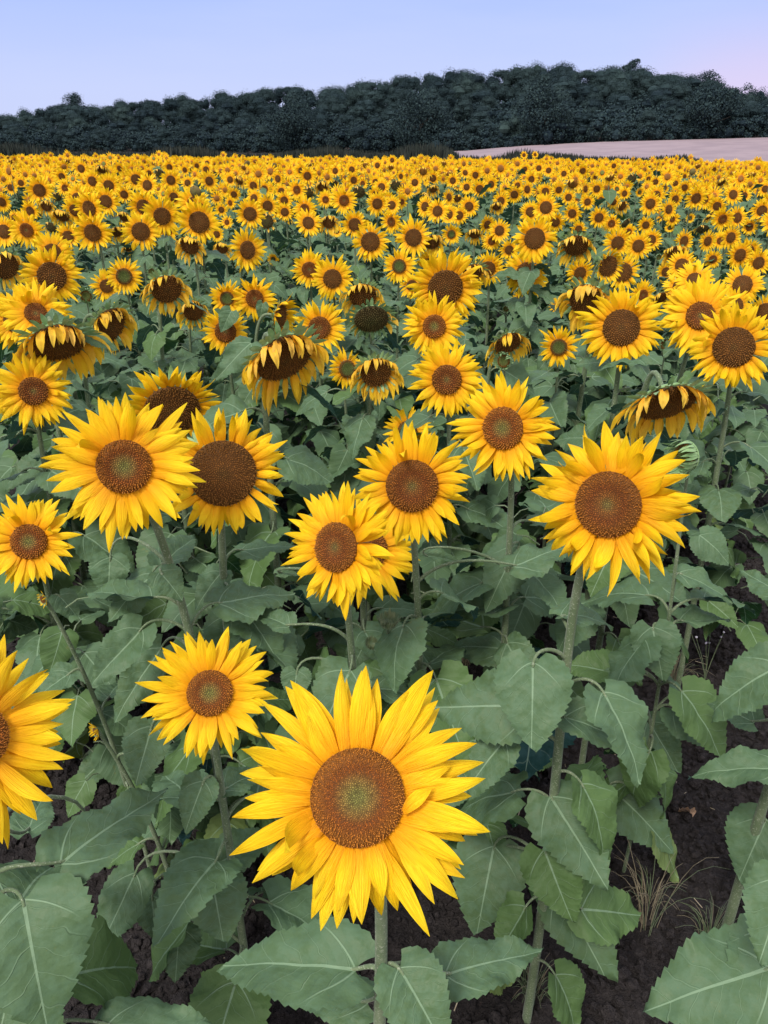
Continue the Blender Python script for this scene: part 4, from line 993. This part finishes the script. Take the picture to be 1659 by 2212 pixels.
mb.add(V.reshape(-1, 3), np.arange(nv * 4).reshape(-1, 4), None, np.stack([cv] * 3, 1))
o = obj('verge_grass', mb.mesh('verge_grass', [M_VERGE], False)); o['kind'] = 'stuff'; o['category'] = 'grass'; o['label'] = 'dark strip of rank grass between the sunflowers and the wood'

# ------------------------------------------------------------------ soil crumbs, straw, weeds
def ico(r):
    p = (1 + 5 ** .5) / 2
    V = np.array([[-1, p, 0], [1, p, 0], [-1, -p, 0], [1, -p, 0], [0, -1, p], [0, 1, p], [0, -1, -p], [0, 1, -p], [p, 0, -1], [p, 0, 1], [-p, 0, -1], [-p, 0, 1]]) / 1.9
    Fc = np.array([[0, 11, 5], [0, 5, 1], [0, 1, 7], [0, 7, 10], [0, 10, 11], [1, 5, 9], [5, 11, 4], [11, 10, 2], [10, 7, 6], [7, 1, 8], [3, 9, 4], [3, 4, 2], [3, 2, 6], [3, 6, 8], [3, 8, 9], [4, 9, 5], [2, 4, 11], [6, 2, 10], [8, 6, 7], [9, 8, 1]])
    return V * (1 + r.normal(0, .18, (12, 1))), Fc
def gnear(x, y):
    i = np.clip(np.searchsorted(ys, y), 0, len(ys) - 1); j = np.clip(np.searchsorted(xs, x), 0, len(xs) - 1); return Zg[i, j]
big = MB()
for q in range(6):
    V, Fc = ico(np.random.default_rng(q)); m_ = MB(); m_.add(V, Fc); n = 7000
    x = rng.uniform(-2, 2.4, n); y = rng.uniform(.35, 4.6, n); s_ = np.abs(rng.normal(0, .0075, n)) + .0035
    A_ = rotz(rng.uniform(0, 6.28, n)); inst(m_, A_, np.stack([x, y, gnear(x, y) + s_ * .3], 1), s_)
o = obj('soil_crumbs', big.mesh('soil_crumbs', [M_SOIL], False)); o['kind'] = 'stuff'; o['category'] = 'soil'; o['label'] = 'loose dark crumbs of earth on the bare soil'
mb = MB(); n = 420; x = rng.uniform(-2, 2.4, n); y = rng.uniform(.35, 4.6, n); z = gnear(x, y) + .006
for i in range(n):
    a = rng.uniform(0, 3.14); l_ = rng.uniform(.008, .055); e = np.array([math.cos(a) * l_, math.sin(a) * l_, rng.uniform(-.1, .35) * l_]); p = np.array([x[i], y[i], z[i]])
    tube(mb, [p, p + e], rng.uniform(.0008, .002), 4)
o = obj('straw_litter', mb.mesh('straw_litter', [M_STRAW])); o['kind'] = 'stuff'; o['category'] = 'straw'; o['label'] = 'scattered bits of dry straw on the soil'
def gpt(u, v): 
    r_ = ray(u, v); p = CAM + r_ * (CAMH / -r_[2]); p[2] = float(gnear(p[0], p[1])); return p
def tuft(u, v, n, h, dry, lab, seed):
    r = np.random.default_rng(seed); p = gpt(u, v); t = thing('grass_tuft', lab, 'grass', p, 'weedy grass tufts on the bare soil'); gm, dm = MB(), MB()
    for i in range(n):
        a = r.uniform(0, 6.28); l_ = h * r.uniform(.4, 1.1); o_ = np.array([math.cos(a), math.sin(a), 0.]); s0 = o_ * r.uniform(0, .03); sp_ = r.uniform(.15, .9)
        P = bez(s0, s0 + np.array([0, 0, l_ * .4]) + o_ * l_ * .1 * sp_, s0 + np.array([0, 0, l_ * .9]) + o_ * l_ * .4 * sp_, s0 + np.array([0, 0, l_ * (1 - .5 * sp_)]) + o_ * l_ * sp_, 7)
        tube(dm if r.random() < dry else gm, P, np.linspace(.0013, .0004, 7), 3)
    if gm.n: obj('green_blades', gm.mesh('green_blades', [M_GRASS]), t)
    if dm.n: obj('dry_blades', dm.mesh('dry_blades', [M_DRYGRASS]), t)
for i, (u, v, n, h, dry, lab) in enumerate([(1395,2010,20,.36,.5,'tall tuft of green and straw-coloured grass on the bare soil'),(1400,1960,30,.12,.8,'low matted dry grass behind the tall tuft'),
    (1450,1480,60,.16,.7,'tangle of thin dry grass under the right leaves'),(1150,2150,60,.10,.2,'low green grass tuft near the bottom'),(1000,1440,60,.16,.9,'dry grass tuft at the foot of the middle stems'),(1530,2040,50,.12,.2,'small grass tuft beside the lower right leaf')]):
    tuft(u, v, n, h, dry, lab, 40 + i)
M_DEAD = mat_green('dead_leaf', (.16, .085, .045), (.30, .19, .11), .1)
for i, (u, v, s_, lab) in enumerate([(1625, 1900, .10, 'curled brown dead leaf at the right edge'), (1490, 1760, .06, 'small shrivelled leaf lying on the bare soil'), (150, 2120, .07, 'withered leaf on the soil at lower left'), (1330, 1990, .05, 'crumpled brown leaf scrap near the grass tuft')]):
    p = gpt(u, v); o = obj('dead_leaf', leaf_mesh(700 + i, 24, 9, True, .9, 1.5, .7, .14).mesh('dead_leaf', [M_DEAD]))
    o.location = p + np.array([0, 0, s_ * .35]); o.scale = (s_,) * 3; o.rotation_euler = (.3, .2, i * 1.7); o['label'] = lab; o['category'] = 'dead leaf'; o['group'] = 'dead leaves on the soil'
# thistle-like weed in the middle
p = gpt(845, 1560); t = thing('thistle', 'dark bristly thistle weed standing between the middle stems', 'weed', p); mb = MB(); top = at(838, 1345, 1.85) - p
P = bez(np.zeros(3), np.array([.02, 0, .3]), top * .7, top, 14); tube(mb, P, np.linspace(.006, .004, 14), 7)
r = np.random.default_rng(4)
for i in range(90):
    q = P[r.integers(3, 14)]; a = r.uniform(0, 6.28); e = np.array([math.cos(a), math.sin(a), .3]) * .012; tube(mb, [q, q + e], [.0009, .0002], 3)
obj('stem', mb.mesh('stem', [M_GRASS]), t)
for (q, s_) in ((P[-1], .028), (P[-4] + np.array([-.05, 0, .01]), .022), (P[-5] + np.array([.04, 0, -.03]), .018)):
    m_ = calyx_mb(int(s_ * 1e4), s_ * .7, 60, 1.1, 1.0, True, fwd=.3); o = obj('flower_head', m_.mesh('flower_head', [M_GRASS]), t); o.location = q; o.rotation_euler = (.2, .1, 0)
# little pale wildflower on the soil at the right
M_WILD = mat_green('wild_petal', (.55, .50, .62), (.65, .62, .72), .1)
p = gpt(1520, 1480); t = thing('wildflower', 'spindly wildflower with tiny pale lilac heads at the right', 'wildflower', p); mb = MB(); m2 = MB()
for i in range(7):
    e = np.array([r.normal(0, .05), r.normal(0, .05), r.uniform(.12, .3)]); tube(mb, bez(np.zeros(3), np.array([0, 0, .08]), e * .8, e, 6), .0012, 4)
    V, Fc = ico(r); m2.add(V * .005 + e, Fc)
obj('stem', mb.mesh('stem', [M_GRASS]), t); obj('flower_head', m2.mesh('flower_head', [M_WILD]), t)
# small half-open side blooms low among the leaves
for (u, v, Rt, yaw, lab) in [(205,1580,24,-70,'tiny half-open yellow side bloom low among the lower left leaves'), (92,1295,20,-60,'tiny ragged yellow bloom below the left-edge sunflower')]:
    sunflower(u, v, 9, Rt, 'h', yaw, 5, 1, lab, nleaf=3, npet=20, Zfix=1.75, lo=.3, hi=.9, lsize=.10, group='sunflowers in the field')
print('SUN', len(SUN), 'rest', len(rest), 'plants', len(BOBJ))
